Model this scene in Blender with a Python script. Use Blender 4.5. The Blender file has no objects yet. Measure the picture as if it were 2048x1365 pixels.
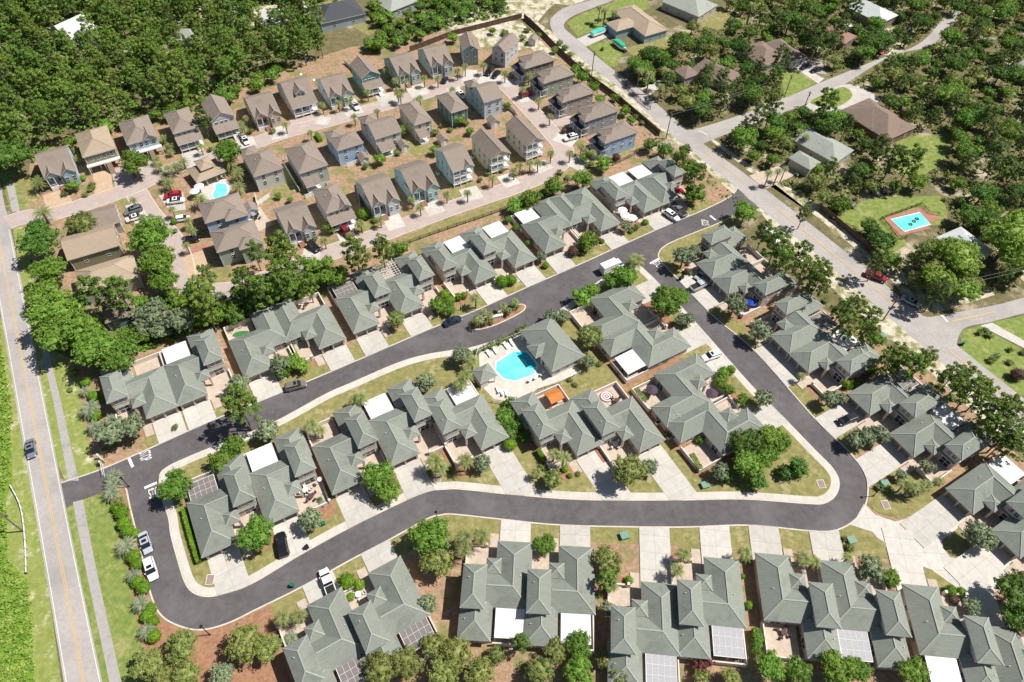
import bpy, bmesh, math, random
import numpy as np
from mathutils import Vector, Matrix
from mathutils.geometry import tessellate_polygon
R = math.radians
scene = bpy.context.scene
col = scene.collection
# ------------------------------------------------------------------ camera
HC, FP, TH, RO = 130.0, 1402.0, R(38.54), R(1.81)
fw = Vector((0, math.sin(TH), -math.cos(TH)))
_r = Vector((1, 0, 0)); _u = _r.cross(fw)
cr = _r*math.cos(RO)+_u*math.sin(RO); cu = -_r*math.sin(RO)+_u*math.cos(RO)
cd = bpy.data.cameras.new('camera'); cam = bpy.data.objects.new('camera', cd); col.objects.link(cam)
cd.sensor_width = 36; cd.lens = FP/2048*36; cd.clip_end = 3000; cd.clip_start = 1
cam.matrix_world = Matrix(((cr.x, cu.x, -fw.x, 0), (cr.y, cu.y, -fw.y, 0), (cr.z, cu.z, -fw.z, HC), (0, 0, 0, 1)))
scene.camera = cam
# ------------------------------------------------------------------ light
SUN_AZ, SUN_EL = R(8), R(57)
w = bpy.data.worlds.new('World'); scene.world = w; w.use_nodes = True
nt = w.node_tree; bg = nt.nodes['Background']; sky = nt.nodes.new('ShaderNodeTexSky')
sky.sky_type = 'NISHITA'; sky.sun_disc = False; sky.sun_elevation = SUN_EL; sky.sun_rotation = math.pi/2-SUN_AZ
nt.links.new(sky.outputs[0], bg.inputs[0]); bg.inputs[1].default_value = 0.055
sl = bpy.data.lights.new('sun', 'SUN'); sl.energy = 5.0; sl.angle = R(0.5); sl.color = (1, .95, .88)
so = bpy.data.objects.new('sun', sl); col.objects.link(so)
sd = Vector((math.cos(SUN_AZ)*math.cos(SUN_EL), math.sin(SUN_AZ)*math.cos(SUN_EL), math.sin(SUN_EL)))
so.rotation_euler = sd.to_track_quat('Z', 'Y').to_euler()
scene.view_settings.view_transform = 'Standard'; scene.view_settings.look = 'None'
scene.view_settings.exposure = 0.3; scene.view_settings.gamma = 1

def P(x, y, z=0.0):
    """point of the plane z seen at photograph pixel x, y"""
    d = fw*FP + cr*(x-1024) - cu*(y-682.5)
    return Vector((0, 0, HC)) + d*((z-HC)/d.z)
def PX(p):
    d = Vector(p)-Vector((0, 0, HC)); k = d.dot(fw)
    return 1024+FP*d.dot(cr)/k, 682.5-FP*d.dot(cu)/k
def PL(pts, z=0.0): return [P(a, b, z).to_2d() for a, b in pts]

# ------------------------------------------------------------------ materials
def lin(c): return tuple(c)+(1,) if len(c) == 3 else c
def mat(name, c1, c2=None, scale=1.0, rough=.8, c3=None, s3=.15, thr=(.35, .65), bump=0, metallic=0, spec=.3, detail=6, coord='Object', rnd=0, alpha=1, trans=0, emit=None, t3=(.55, .62)):
    m = bpy.data.materials.new(name); m.use_nodes = True; n = m.node_tree; b = n.nodes['Principled BSDF']
    b.inputs['Roughness'].default_value = rough; b.inputs['Metallic'].default_value = metallic
    b.inputs['Specular IOR Level'].default_value = spec
    L = n.links.new
    if c2 is None and rnd == 0:
        b.inputs['Base Color'].default_value = lin(c1)
    else:
        if c2 is None: c2 = tuple(v*.8 for v in c1)
        tc = n.nodes.new('ShaderNodeTexCoord'); no = n.nodes.new('ShaderNodeTexNoise'); no.inputs['Scale'].default_value = scale; no.inputs['Detail'].default_value = detail
        no.inputs['Roughness'].default_value = .65
        L(tc.outputs[coord], no.inputs['Vector'])
        rp = n.nodes.new('ShaderNodeMapRange'); rp.inputs[1].default_value = thr[0]; rp.inputs[2].default_value = thr[1]; L(no.outputs[0], rp.inputs[0])
        mx = n.nodes.new('ShaderNodeMix'); mx.data_type = 'RGBA'; mx.inputs[6].default_value = lin(c1); mx.inputs[7].default_value = lin(c2); L(rp.outputs[0], mx.inputs[0])
        out = mx.outputs[2]
        if c3 is not None:
            n3 = n.nodes.new('ShaderNodeTexNoise'); n3.inputs['Scale'].default_value = s3; n3.inputs['Detail'].default_value = 8; n3.inputs['Roughness'].default_value = .7; L(tc.outputs[coord], n3.inputs['Vector'])
            r3 = n.nodes.new('ShaderNodeMapRange'); r3.inputs[1].default_value = t3[0]; r3.inputs[2].default_value = t3[1]; L(n3.outputs[0], r3.inputs[0])
            m3 = n.nodes.new('ShaderNodeMix'); m3.data_type = 'RGBA'; L(r3.outputs[0], m3.inputs[0]); L(out, m3.inputs[6]); m3.inputs[7].default_value = lin(c3); out = m3.outputs[2]
        if rnd:
            oi = n.nodes.new('ShaderNodeObjectInfo'); hs = n.nodes.new('ShaderNodeHueSaturation')
            r4 = n.nodes.new('ShaderNodeMapRange'); r4.inputs[3].default_value = 1-rnd; r4.inputs[4].default_value = 1+rnd; L(oi.outputs['Random'], r4.inputs[0])
            r5 = n.nodes.new('ShaderNodeMapRange'); r5.inputs[3].default_value = .5-rnd*.07; r5.inputs[4].default_value = .5+rnd*.05; 
            ml = n.nodes.new('ShaderNodeMath'); ml.operation = 'MULTIPLY'; ml.inputs[1].default_value = 7.31; fr = n.nodes.new('ShaderNodeMath'); fr.operation = 'FRACT'
            L(oi.outputs['Random'], ml.inputs[0]); L(ml.outputs[0], fr.inputs[0]); L(fr.outputs[0], r5.inputs[0])
            L(r4.outputs[0], hs.inputs['Value']); L(r5.outputs[0], hs.inputs['Hue']); L(out, hs.inputs['Color']); out = hs.outputs[0]
        L(out, b.inputs['Base Color'])
        if bump:
            bp = n.nodes.new('ShaderNodeBump'); bp.inputs['Strength'].default_value = bump; bp.inputs['Distance'].default_value = .1; L(no.outputs[0], bp.inputs['Height']); L(bp.outputs[0], b.inputs['Normal'])
    if trans:
        o = n.nodes['Material Output']; tr = n.nodes.new('ShaderNodeBsdfTranslucent'); ms = n.nodes.new('ShaderNodeMixShader'); ms.inputs[0].default_value = trans
        if c2 is not None or rnd: L(out, tr.inputs[0])
        else: tr.inputs[0].default_value = lin(c1)
        L(b.outputs[0], ms.inputs[1]); L(tr.outputs[0], ms.inputs[2]); L(ms.outputs[0], o.inputs[0])
    return m
def slabmat(name, c1, c2, mortar, bw, bh, ms=.02, rough=.85, off=.5, stain=None, gen=1.0):
    m = mat(name, c1, c2, scale=gen, rough=rough, c3=stain, s3=.25, t3=(.52, .75), rnd=.07 if 'shingles' in name or 'driveway' in name else 0)
    n = m.node_tree; L = n.links.new; b = n.nodes['Principled BSDF']; src = b.inputs['Base Color'].links[0].from_socket
    tc = [x for x in n.nodes if x.type == 'TEX_COORD'][0]
    br = n.nodes.new('ShaderNodeTexBrick'); br.offset = off; br.inputs['Scale'].default_value = 1; br.inputs['Brick Width'].default_value = bw; br.inputs['Row Height'].default_value = bh
    br.inputs['Mortar Size'].default_value = ms; br.inputs['Mortar Smooth'].default_value = 0.1
    br.inputs['Color1'].default_value = (1, 1, 1, 1); br.inputs['Color2'].default_value = (.9, .9, .9, 1); br.inputs['Mortar'].default_value = lin(mortar)
    L(tc.outputs['Object'], br.inputs['Vector'])
    mx = n.nodes.new('ShaderNodeMix'); mx.data_type = 'RGBA'; mx.blend_type = 'MULTIPLY'; mx.inputs[0].default_value = 1
    L(src, mx.inputs[6]); L(br.outputs[0], mx.inputs[7]); L(mx.outputs[2], b.inputs['Base Color'])
    return m
M = {}
M['green_roof'] = slabmat('green_shingles', (.21, .235, .20), (.27, .29, .255), (.8, .8, .8), .9, .28, .03, stain=(.16, .175, .15), gen=6)
M['green_cap'] = mat('green_ridge_caps', (.33, .35, .31), (.28, .30, .265), 3)
M['tan_roof'] = slabmat('tan_shingles', (.245, .20, .165), (.30, .25, .21), (.8, .8, .8), .9, .28, .03, stain=(.2, .165, .14), gen=6)
M['tan_cap'] = mat('tan_ridge_caps', (.30, .255, .215), (.26, .22, .185), 3)
M['buff_roof'] = slabmat('buff_shingles', (.38, .30, .215), (.44, .36, .265), (.8, .8, .8), .9, .28, .03, stain=(.32, .255, .18), gen=6)
M['brown_roof'] = slabmat('brown_shingles', (.21, .155, .125), (.265, .20, .16), (.8, .8, .8), .9, .28, .03, stain=(.17, .125, .10), gen=6)
M['red_roof'] = slabmat('reddish_shingles', (.27, .145, .115), (.33, .19, .15), (.8, .8, .8), .9, .28, .03, stain=(.22, .12, .1), gen=6)
M['grey_roof'] = slabmat('grey_green_shingles', (.30, .32, .285), (.36, .38, .34), (.85, .85, .85), .9, .28, .03, stain=(.25, .27, .24), gen=6)
M['slate_roof'] = slabmat('slate_shingles', (.06, .065, .075), (.09, .095, .11), (.8, .8, .8), .9, .28, .03, gen=6)
M['metal_roof'] = slabmat('pale_metal_roof', (.55, .58, .58), (.62, .65, .65), (.7, .7, .7), .45, 40, .03, rough=.4, off=0, gen=2)
M['dark_roof'] = mat('dark_metal_roof', (.03, .03, .045), (.05, .05, .07), 2, rough=.5)
M['trim'] = mat('white_trim', (.72, .71, .68), (.62, .61, .58), 3)
M['white'] = mat('white_paint', (.82, .82, .81), (.74, .74, .72), 1.2, rough=.5)
M['cover'] = slabmat('white_patio_panels', (.76, .76, .76), (.70, .70, .69), (.86, .86, .86), .6, 60, .02, rough=.5, off=0, stain=(.66, .65, .62), gen=.8)
M['stucco'] = mat('taupe_stucco', (.50, .43, .375), (.56, .485, .43), 2, rough=.9)
M['stucco_pale'] = mat('pale_stucco', (.68, .62, .56), (.60, .55, .49), 2, rough=.9)
M['glass'] = mat('dark_glass', (.03, .04, .05), rough=.08, spec=.8)
M['carglass'] = mat('car_glass', (.015, .02, .025), rough=.06, spec=.9)
M['rubber'] = mat('black_rubber', (.02, .02, .02), rough=.8)
M['chrome'] = mat('bright_metal', (.6, .6, .6), rough=.25, metallic=1)
M['lampglass'] = mat('headlight_glass', (.75, .76, .78), rough=.15)
M['screen'] = mat('insect_screen', (.17, .15, .145), (.20, .18, .17), 3, rough=.7)
M['screen_pale'] = mat('pale_insect_screen', (.40, .40, .41), (.34, .34, .35), 3, rough=.7)
M['black'] = mat('black_metal', (.015, .015, .018), rough=.45)
M['darkdoor'] = mat('garage_door_taupe', (.36, .31, .275), (.40, .35, .31), 2)
M['asphalt'] = mat('new_asphalt', (.088, .079, .083), (.118, .107, .112), .8, c3=(.16, .147, .15), s3=.11, rough=.9, t3=(.46, .72))
M['oldroad'] = mat('worn_asphalt', (.36, .335, .315), (.43, .40, .38), 1.5, c3=(.28, .265, .25), s3=.1, rough=.92, t3=(.45, .75))
M['concrete'] = slabmat('driveway_concrete', (.50, .475, .43), (.58, .555, .51), (.62, .62, .62), 3.0, 3.4, .035, off=0, stain=(.50, .45, .39), gen=.7)
M['walk'] = slabmat('sidewalk_concrete', (.54, .50, .44), (.62, .58, .52), (.75, .75, .75), 1.5, 60, .03, off=0, stain=(.52, .47, .4), gen=.7)
M['kerb'] = mat('kerb_concrete', (.62, .58, .5), (.5, .46, .38), .8)
M['path'] = mat('old_path', (.33, .31, .30), (.40, .375, .36), 1.2, c3=(.28, .265, .25), s3=.3)
M['pavers'] = slabmat('pink_brick_pavers', (.43, .35, .32), (.50, .42, .385), (.82, .8, .78), .5, .25, .02, stain=(.38, .31, .285), gen=.5)
M['tanpavers'] = slabmat('tan_brick_pavers', (.50, .36, .24), (.56, .42, .30), (.85, .8, .75), .6, .3, .02, gen=.5)
M['redbrick'] = slabmat('red_brick_pavers', (.36, .17, .12), (.42, .22, .16), (.8, .75, .7), .6, .3, .02, gen=1)
M['terrace'] = slabmat('terrace_pavers', (.48, .39, .31), (.56, .47, .39), (.85, .82, .8), .6, .6, .02, off=0, gen=1)
M['lawn'] = mat('dry_lawn', (.17, .175, .055), (.30, .26, .11), .8, c3=(.44, .38, .24), s3=.2, t3=(.56, .74), rough=.95, detail=10)
M['greenlawn'] = mat('green_lawn', (.13, .19, .04), (.24, .28, .075), .8, c3=(.36, .32, .14), s3=.2, t3=(.52, .72), rough=.95, detail=10)
M['verge'] = mat('roadside_grass', (.17, .23, .045), (.29, .31, .095), .9, c3=(.58, .53, .40), s3=.25, t3=(.54, .68), rough=.95, detail=10)
M['scrubground'] = mat('bright_undergrowth', (.09, .19, .02), (.19, .30, .04), .9, c3=(.33, .30, .12), s3=.15, t3=(.6, .72), rough=.95, detail=10)
M['mulch'] = mat('pine_straw_mulch', (.27, .14, .08), (.38, .215, .13), 1.5, c3=(.16, .075, .045), s3=.6, t3=(.5, .8), rough=.98, detail=10)
M['yard'] = mat('mulch_and_turf', (.27, .155, .09), (.42, .30, .205), 1.2, c3=(.19, .19, .07), s3=.18, t3=(.49, .6), rough=.98, detail=10)
M['sand'] = mat('white_sand_verge', (.66, .61, .52), (.45, .39, .28), .55, c3=(.22, .22, .085), s3=.28, t3=(.47, .58), rough=.97, detail=12)
M['soil'] = mat('forest_floor', (.10, .105, .04), (.20, .16, .085), .5, c3=(.50, .43, .33), s3=.07, t3=(.53, .66), rough=.98, detail=12)
M['paint'] = mat('road_paint_white', (.75, .74, .72), (.6, .59, .57), 3)
M['yellow'] = mat('road_paint_yellow', (.65, .42, .13), (.55, .37, .15), 1)
M['wood'] = mat('weathered_fence_wood', (.10, .065, .045), (.14, .095, .07), 2)
M['woodlight'] = mat('pale_fence_wood', (.34, .27, .19), (.27, .21, .15), 2)
M['pole'] = mat('pole_wood', (.13, .11, .09), (.18, .155, .13), 3)
M['wire'] = mat('power_wire', (.35, .34, .3), rough=.5)
M['bark'] = mat('bark', (.17, .125, .10), (.24, .19, .155), 3)
M['palmbark'] = mat('palm_bark', (.27, .22, .17), (.20, .16, .12), 6)
def leafmat(k, a, b, rnd=.22, sc=.55, tr=.25):
    M[k] = mat(k, a, b, scale=sc, rough=.55, rnd=rnd, trans=tr, thr=(.35, .65), detail=3, spec=.25)
leafmat('pine_needles', (.09, .175, .022), (.24, .35, .065), sc=1.1)
leafmat('pine_needles_dark', (.08, .14, .03), (.20, .28, .07), sc=1.1)
leafmat('oak_leaves', (.09, .20, .02), (.23, .37, .06), sc=1.1)
leafmat('oak_leaves_dark', (.055, .135, .02), (.15, .26, .045), sc=1.1)
leafmat('olive_leaves', (.14, .19, .04), (.32, .36, .11), sc=1.1)
leafmat('magnolia_leaves', (.065, .10, .035), (.33, .39, .23), sc=3.5, rnd=.12, tr=.12)
leafmat('palm_fronds', (.14, .19, .045), (.34, .37, .14), sc=1.5, rnd=.12, tr=.15)
leafmat('blue_palm_fronds', (.17, .22, .11), (.36, .41, .27), sc=1.5, rnd=.1, tr=.15)
leafmat('clipped_leaves', (.09, .21, .012), (.19, .33, .022), sc=1.2, rnd=.15, tr=.15)
leafmat('shrub_leaves', (.11, .17, .035), (.26, .32, .10), sc=1.2)
leafmat('red_leaves', (.10, .03, .033), (.22, .07, .07), sc=1)
leafmat('maroon_leaves', (.11, .06, .05), (.20, .12, .10), sc=1.2)
leafmat('maple_leaves', (.16, .30, .03), (.36, .48, .10), sc=.9, rnd=.1)
leafmat('silver_leaves', (.24, .27, .22), (.42, .46, .39), sc=1)

# ------------------------------------------------------------------ mesh builder
class MB:
    def __init__(s, T=None): s.v = []; s.f = []; s.m = []; s.T = T
    def pt(s, p):
        p = Vector(p) if len(p) == 3 else Vector((p[0], p[1], 0))
        s.v.append(tuple(s.T @ p) if s.T is not None else tuple(p)); return len(s.v)-1
    def poly(s, pts, mi=0): s.f.append([s.pt(p) for p in pts]); s.m.append(mi)
    def box(s, x0, y0, z0, x1, y1, z1, mi=0):
        i = [s.pt(p) for p in ((x0, y0, z0), (x1, y0, z0), (x1, y1, z0), (x0, y1, z0), (x0, y0, z1), (x1, y0, z1), (x1, y1, z1), (x0, y1, z1))]
        for q in ((0, 3, 2, 1), (4, 5, 6, 7), (0, 1, 5, 4), (1, 2, 6, 5), (2, 3, 7, 6), (3, 0, 4, 7)): s.f.append([i[k] for k in q]); s.m.append(mi)
    def prism(s, pts, z0, z1, mi=0, side=None):
        n = len(pts); a = [s.pt((p[0], p[1], z0)) for p in pts]; b = [s.pt((p[0], p[1], z1)) for p in pts]
        s.f.append(b); s.m.append(mi)
        for k in range(n): s.f.append([a[k], a[(k+1) % n], b[(k+1) % n], b[k]]); s.m.append(mi if side is None else side)
    def tube(s, p, q, r0, r1=None, n=6, mi=0, cap=True):
        p = Vector(p); q = Vector(q); r1 = r0 if r1 is None else r1; d = (q-p).normalized()
        a = d.orthogonal().normalized(); b = d.cross(a); A = []; B = []
        for k in range(n):
            c = a*math.cos(2*math.pi*k/n)+b*math.sin(2*math.pi*k/n); A.append(s.pt(p+c*r0)); B.append(s.pt(q+c*r1))
        for k in range(n): s.f.append([A[k], A[(k+1) % n], B[(k+1) % n], B[k]]); s.m.append(mi)
        if cap: s.f.append(B); s.m.append(mi); s.f.append(A[::-1]); s.m.append(mi)
    def bar(s, p, q, w, h, mi=0):
        """box beam from p to q, width w sideways, height h upward"""
        p = Vector(p); q = Vector(q); d = (q-p).normalized(); sd_ = Vector((-d.y, d.x, 0)); sd_ = sd_.normalized() if sd_.length > 1e-6 else Vector((1, 0, 0)); up = d.cross(sd_)*-1
        if up.z < 0: up = -up
        c = [(p, -1, 0), (p, 1, 0), (p, 1, 1), (p, -1, 1), (q, -1, 0), (q, 1, 0), (q, 1, 1), (q, -1, 1)]
        i = [s.pt(o+sd_*(a*w/2)+up*(b*h)) for o, a, b in c]
        for t in ((0, 1, 2, 3), (7, 6, 5, 4), (0, 4, 5, 1), (1, 5, 6, 2), (2, 6, 7, 3), (3, 7, 4, 0)): s.f.append([i[k] for k in t]); s.m.append(mi)
    def mesh(s, name, mats, smooth=False):
        me = bpy.data.meshes.new(name); me.from_pydata(s.v, [], s.f)
        for k in (mats if isinstance(mats, (list, tuple)) else [mats]): me.materials.append(M[k] if isinstance(k, str) else k)
        me.polygons.foreach_set('material_index', s.m)
        if smooth: me.polygons.foreach_set('use_smooth', [True]*len(s.f))
        me.update(); return me
    def build(s, name, mats, parent=None, smooth=False):
        o = bpy.data.objects.new(name, s.mesh(name, mats, smooth)); col.objects.link(o)
        if parent is not None: o.parent = parent
        return o
LAB = {}
RPL = [('west road', 'straight road'), ('east road', 'diagonal road'), ('east entrance', 'upper street entrance'), ('west entrance', 'lower left entrance'), ('west kerb', 'left hand kerb'), ('north kerb', 'upper kerb'), ('south kerb', 'lower kerb'), ('south driveway', 'lower driveway'), ('east bend', 'tight right bend'), ('southwest bend', 'lower left bend'), ('west of', 'left of'), ('from the west', 'from the left'), ('north pool', 'upper pool'), ('south pool', 'lower pool'), ('north side', 'upper side'), ('south side', 'lower side'), ('north of', 'above'), ('south of', 'below'), ('south drives', 'lower drives'), ('west townhouse', 'left townhouse'), ('east townhouse', 'upper townhouse'), ('west end', 'left end'), ('southern', 'lower'), ('east court', 'right court'), ('west side', 'left side'), ('southwest', 'lower left')]
def tag(o, label, cat, group=None):
    for a_, b_ in RPL: label = label.replace(a_, b_)
    o['label'] = label; o['category'] = cat
    if group: o['group'] = group
    return o
def thing(name, label, cat, loc=(0, 0, 0), rz=0, group=None):
    o = bpy.data.objects.new(name, None); col.objects.link(o); o.location = loc if len(loc) == 3 else (loc[0], loc[1], 0); o.rotation_euler = (0, 0, rz); o.empty_display_size = .5
    return tag(o, label, cat, group)
def mtx(o): return Matrix.Translation(o.location) @ Matrix.Rotation(o.rotation_euler.z, 4, 'Z')
def dup(root, loc, rz=0, label=None, group=None, scale=None):
    def cp(o, par):
        c = o.copy(); col.objects.link(c); c.parent = par
        for ch in o.children: cp(ch, c)
        return c
    r = root.copy(); col.objects.link(r)
    for ch in root.children: cp(ch, r)
    r.location = loc if len(loc) == 3 else (loc[0], loc[1], 0); r.rotation_euler = (0, 0, rz)
    if scale: r.scale = (scale, scale, scale) if not isinstance(scale, tuple) else scale
    if label: r['label'] = label
    if group: r['group'] = group
    return r
def struct(o, kind='structure'): o['kind'] = kind; return o
def link_part(me, name, parent, loc, rz=0, scale=(1, 1, 1)):
    o = bpy.data.objects.new(name, me); col.objects.link(o); o.parent = parent; o.location = loc; o.rotation_euler = (0, 0, rz); o.scale = scale; return o
def smooth_line(pts, closed=False, n=6):
    pts = [Vector((p[0], p[1])) for p in pts]; N = len(pts); out = []
    for i in range(N if closed else N-1):
        g = lambda k: pts[k % N] if closed else pts[max(0, min(N-1, k))]
        a, b, c, d = g(i-1), g(i), g(i+1), g(i+2)
        for k in range(n):
            t = k/n; out.append(.5*((2*b)+(c-a)*t+(2*a-5*b+4*c-d)*t*t+(3*b-a-3*c+d)*t**3))
    if not closed: out.append(pts[-1])
    return out
def offset(pts, d, closed=False):
    out = []; n = len(pts)
    for i in range(n):
        a = pts[(i-1) % n] if closed or i > 0 else pts[i]; b = pts[(i+1) % n] if closed or i < n-1 else pts[i]
        t = (b-a); t = t.normalized() if t.length > 1e-9 else Vector((1, 0)); out.append(pts[i]+Vector((-t.y, t.x))*d)
    return out
def strip(a, b, z, mb, mi=0, z0=None):
    for i in range(len(a)-1):
        q = [(a[i].x, a[i].y, z), (a[i+1].x, a[i+1].y, z), (b[i+1].x, b[i+1].y, z), (b[i].x, b[i].y, z)]
        mb.poly(q, mi)
    if z0 is not None:
        for s_ in (a, b):
            for i in range(len(s_)-1): mb.poly([(s_[i].x, s_[i].y, z0), (s_[i+1].x, s_[i+1].y, z0), (s_[i+1].x, s_[i+1].y, z), (s_[i].x, s_[i].y, z)], mi)
def inside(p, poly):
    x, y = p[0], p[1]; c = False; n = len(poly); j = n-1
    for i in range(n):
        xi, yi = poly[i][0], poly[i][1]; xj, yj = poly[j][0], poly[j][1]
        if (yi > y) != (yj > y) and x < (xj-xi)*(y-yi)/(yj-yi)+xi: c = not c
        j = i
    return c
_zc = [0]
SHEETS = []
def free_z(w_, z):
    xs = [p[0] for p in w_]; ys = [p[1] for p in w_]; bb = (min(xs), min(ys), max(xs), max(ys))
    while any(abs(z-h) < .0038 and bb[0] < q[2] and q[0] < bb[2] and bb[1] < q[3] and q[1] < bb[3] for q, h in SHEETS): z += .004
    SHEETS.append((bb, z)); return z
def slab(name, pts, z, m, z0=0.0, world=False, kind='structure'):
    """flat ground sheet with its own small step, every sheet at its own height"""
    _zc[0] += 1
    w_ = pts if world else PL(pts)
    me = bpy.data.meshes.new(name); bm = bmesh.new(); zz = free_z(w_, z)
    vs = [bm.verts.new((p[0], p[1], zz)) for p in w_]
    for t in tessellate_polygon([[Vector((p[0], p[1], 0)) for p in w_]]):
        try: bm.faces.new([vs[i] for i in t])
        except ValueError: pass
    vb = [bm.verts.new((p[0], p[1], z0-.05)) for p in w_]
    for i in range(len(vs)): bm.faces.new((vb[i], vb[(i+1) % len(vs)], vs[(i+1) % len(vs)], vs[i]))
    bmesh.ops.recalc_face_normals(bm, faces=bm.faces); bm.to_mesh(me); bm.free()
    me.materials.append(M[m]); o = bpy.data.objects.new(name, me); col.objects.link(o)
    return struct(o, kind)
EXCL = []   # world polygons where no wild tree may stand
# ================================================================== GROUND
mb = MB(); mb.poly([(-900, -300, 0), (900, -300, 0), (900, 1300, 0), (-900, 1300, 0)]); struct(mb.build('ground', 'soil'))
def pad(name, mtxw, x0, y0, x1, y1, z, m, z0=-.02):
    z = free_z([mtxw @ Vector(q) for q in ((x0, y0, 0), (x1, y0, 0), (x1, y1, 0), (x0, y1, 0))], z); b = MB(); b.box(x0, y0, z0, x1, y1, z); o = b.build(name, m); o.matrix_world = mtxw; return struct(o)
# --- broad ground covers
slab('cottage_yard', [(30, 480), (60, 330), (120, 275), (320, 215), (560, 140), (700, 95), (905, 62), (1080, 60), (1330, 275), (1225, 318), (1130, 362), (1000, 425), (850, 485), (790, 505), (640, 568), (520, 600), (395, 590), (250, 600), (130, 600)], .012, 'yard')
slab('townhouse_yard', [(150, 700), (430, 620), (610, 560), (800, 485), (1000, 400), (1230, 305), (1370, 300), (1470, 385), (1400, 470), (1600, 590), (1860, 745), (2120, 990), (2120, 1420), (250, 1420), (230, 1230), (240, 1050), (170, 930)], .016, 'yard')
slab('sand_verge', [(1075, 45), (1095, 20), (1125, -5), (1000, -10), (880, 45), (905, 60), (1060, 35), (1110, 100), (1210, 170), (1280, 225), (1345, 280), (1480, 400), (1520, 425), (1600, 520), (1700, 610), (1860, 745), (2120, 980), (2120, 860), (1850, 680), (1560, 430), (1360, 262), (1200, 140), (1120, 75)], .02, 'sand')
slab('sand_verge', [(1385, 250), (1500, 330), (1640, 440), (1770, 545), (1830, 620), (1880, 625), (1990, 590), (1960, 560), (1850, 560), (1780, 535), (1690, 452), (1600, 385), (1500, 345), (1420, 280)], .02, 'sand')
slab('sand_lot', [(905, 70), (925, 45), (1040, 42), (1120, 120), (1080, 112), (1060, 95), (1010, 108), (985, 95), (960, 95), (955, 75)], .03, 'sand')
slab('sand_lot', [(1000, -10), (1060, 0), (1140, 12), (1220, -15), (1200, -60), (950, -60)], .03, 'sand')
slab('sand_lot', [(500, 40), (505, 15), (580, 5), (600, 30), (560, 60), (520, 60)], .02, 'sand')
slab('sand_lot', [(1830, 400), (1850, 360), (1910, 350), (1960, 380), (1960, 440), (1900, 430)], .01, 'soil')
slab('roadside_grass', [(-5, 330), (40, 338), (70, 360), (75, 400), (45, 420), (20, 420)], .02, 'greenlawn')
slab('roadside_grass', [(25, 455), (50, 455), (75, 600), (100, 700), (150, 720), (165, 830), (190, 930), (205, 945), (130, 960), (100, 900), (55, 640)], .02, 'verge')
slab('roadside_grass', [(120, 1010), (200, 990), (240, 1010), (262, 1160), (290, 1290), (310, 1420), (205, 1420), (160, 1200)], .02, 'greenlawn')
slab('mulch_bed', [(215, 985), (253, 977), (290, 1110), (304, 1190), (330, 1240), (403, 1262), (513, 1222), (620, 1180), (560, 1290), (600, 1420), (330, 1420), (283, 1290), (262, 1170), (228, 1030)], .03, 'mulch')
slab('scrubland', [(-40, 640), (3, 640), (50, 900), (90, 1130), (130, 1420), (-150, 1420)], .02, 'verge')
slab('scrubland', [(-40, 560), (-8, 640), (18, 800), (25, 960), (12, 1000), (15, 1120), (55, 1160), (75, 1420), (-180, 1420)], .05, 'scrubground')
for q in ([(1560, 147), (1605, 137), (1635, 164), (1571, 201)], [(1785, 284), (1840, 270), (1895, 273), (1900, 297), (1890, 320), (1865, 341), (1826, 362), (1789, 342)],
          [(1676, 437), (1705, 410), (1750, 396), (1880, 392), (1897, 423), (1880, 450), (1800, 455), (1813, 491), (1775, 512), (1724, 462)],
          [(1134, 46), (1147, 36), (1178, 23), (1213, 10), (1250, -5), (1290, -12), (1300, 18), (1225, 33), (1198, 59), (1155, 74)], [(1176, 92), (1213, 83), (1249, 98), (1234, 134), (1219, 134)],
          [(1925, 662), (1960, 652), (2048, 702), (2120, 745), (2120, 860), (2060, 800), (1985, 765), (1920, 700)], [(1984, 645), (2048, 632), (2120, 620), (2120, 730), (2048, 683)]):
    slab('lawn', q, .03, 'greenlawn')
for q in ([(1249, 98), (1338, 71), (1352, 90), (1278, 122)], [(1395, 30), (1450, 20), (1500, 40), (1440, 62), (1400, 55)], [(628, 25), (640, 0), (680, -10), (690, 2), (655, 40)], [(700, 50), (745, 40), (770, 62), (735, 72)]):
    slab('lawn', q, .03, 'lawn')
# --- asphalt loop street
north = [(122, 968), (202, 941), (297, 900), (420, 845), (560, 788), (700, 729), (862, 659), (958, 620), (1053, 577), (1156, 532), (1309, 463), (1400, 425), (1452, 400), (1470, 386), (1476, 374)]
outerL = [(128, 1020), (165, 1000), (205, 984), (238, 972), (253, 977), (262, 1015), (284, 1105), (304, 1190), (325, 1231), (362, 1252), (403, 1259), (455, 1246), (513, 1218), (600, 1175), (700, 1120), (780, 1078), (855, 1037), (880, 1030), (906, 1028), (992, 1037), (1128, 1050), (1350, 1054), (1495, 1050), (1615, 1061), (1666, 1061), (1703, 1044), (1726, 1016), (1734, 985), (1729, 950), (1707, 917), (1685, 893), (1628, 838), (1508, 703), (1423, 631), (1355, 560), (1322, 524), (1316, 508), (1332, 490), (1380, 469), (1438, 446), (1470, 430), (1506, 421)]
wn = smooth_line(PL(north)); wo = smooth_line(PL(outerL))
asph = wn+[P(1492, 394).to_2d(), P(1520, 417).to_2d()]+wo[::-1]
slab('asphalt_street', asph, .03, 'asphalt', world=True)
b = MB(); k1 = offset(wn, .28); strip(wn, k1, .14, b, z0=0); k2 = offset(wo[24:], -.28); strip(wo[24:], k2, .14, b, z0=0); struct(b.build('kerb', 'kerb'))
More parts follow.
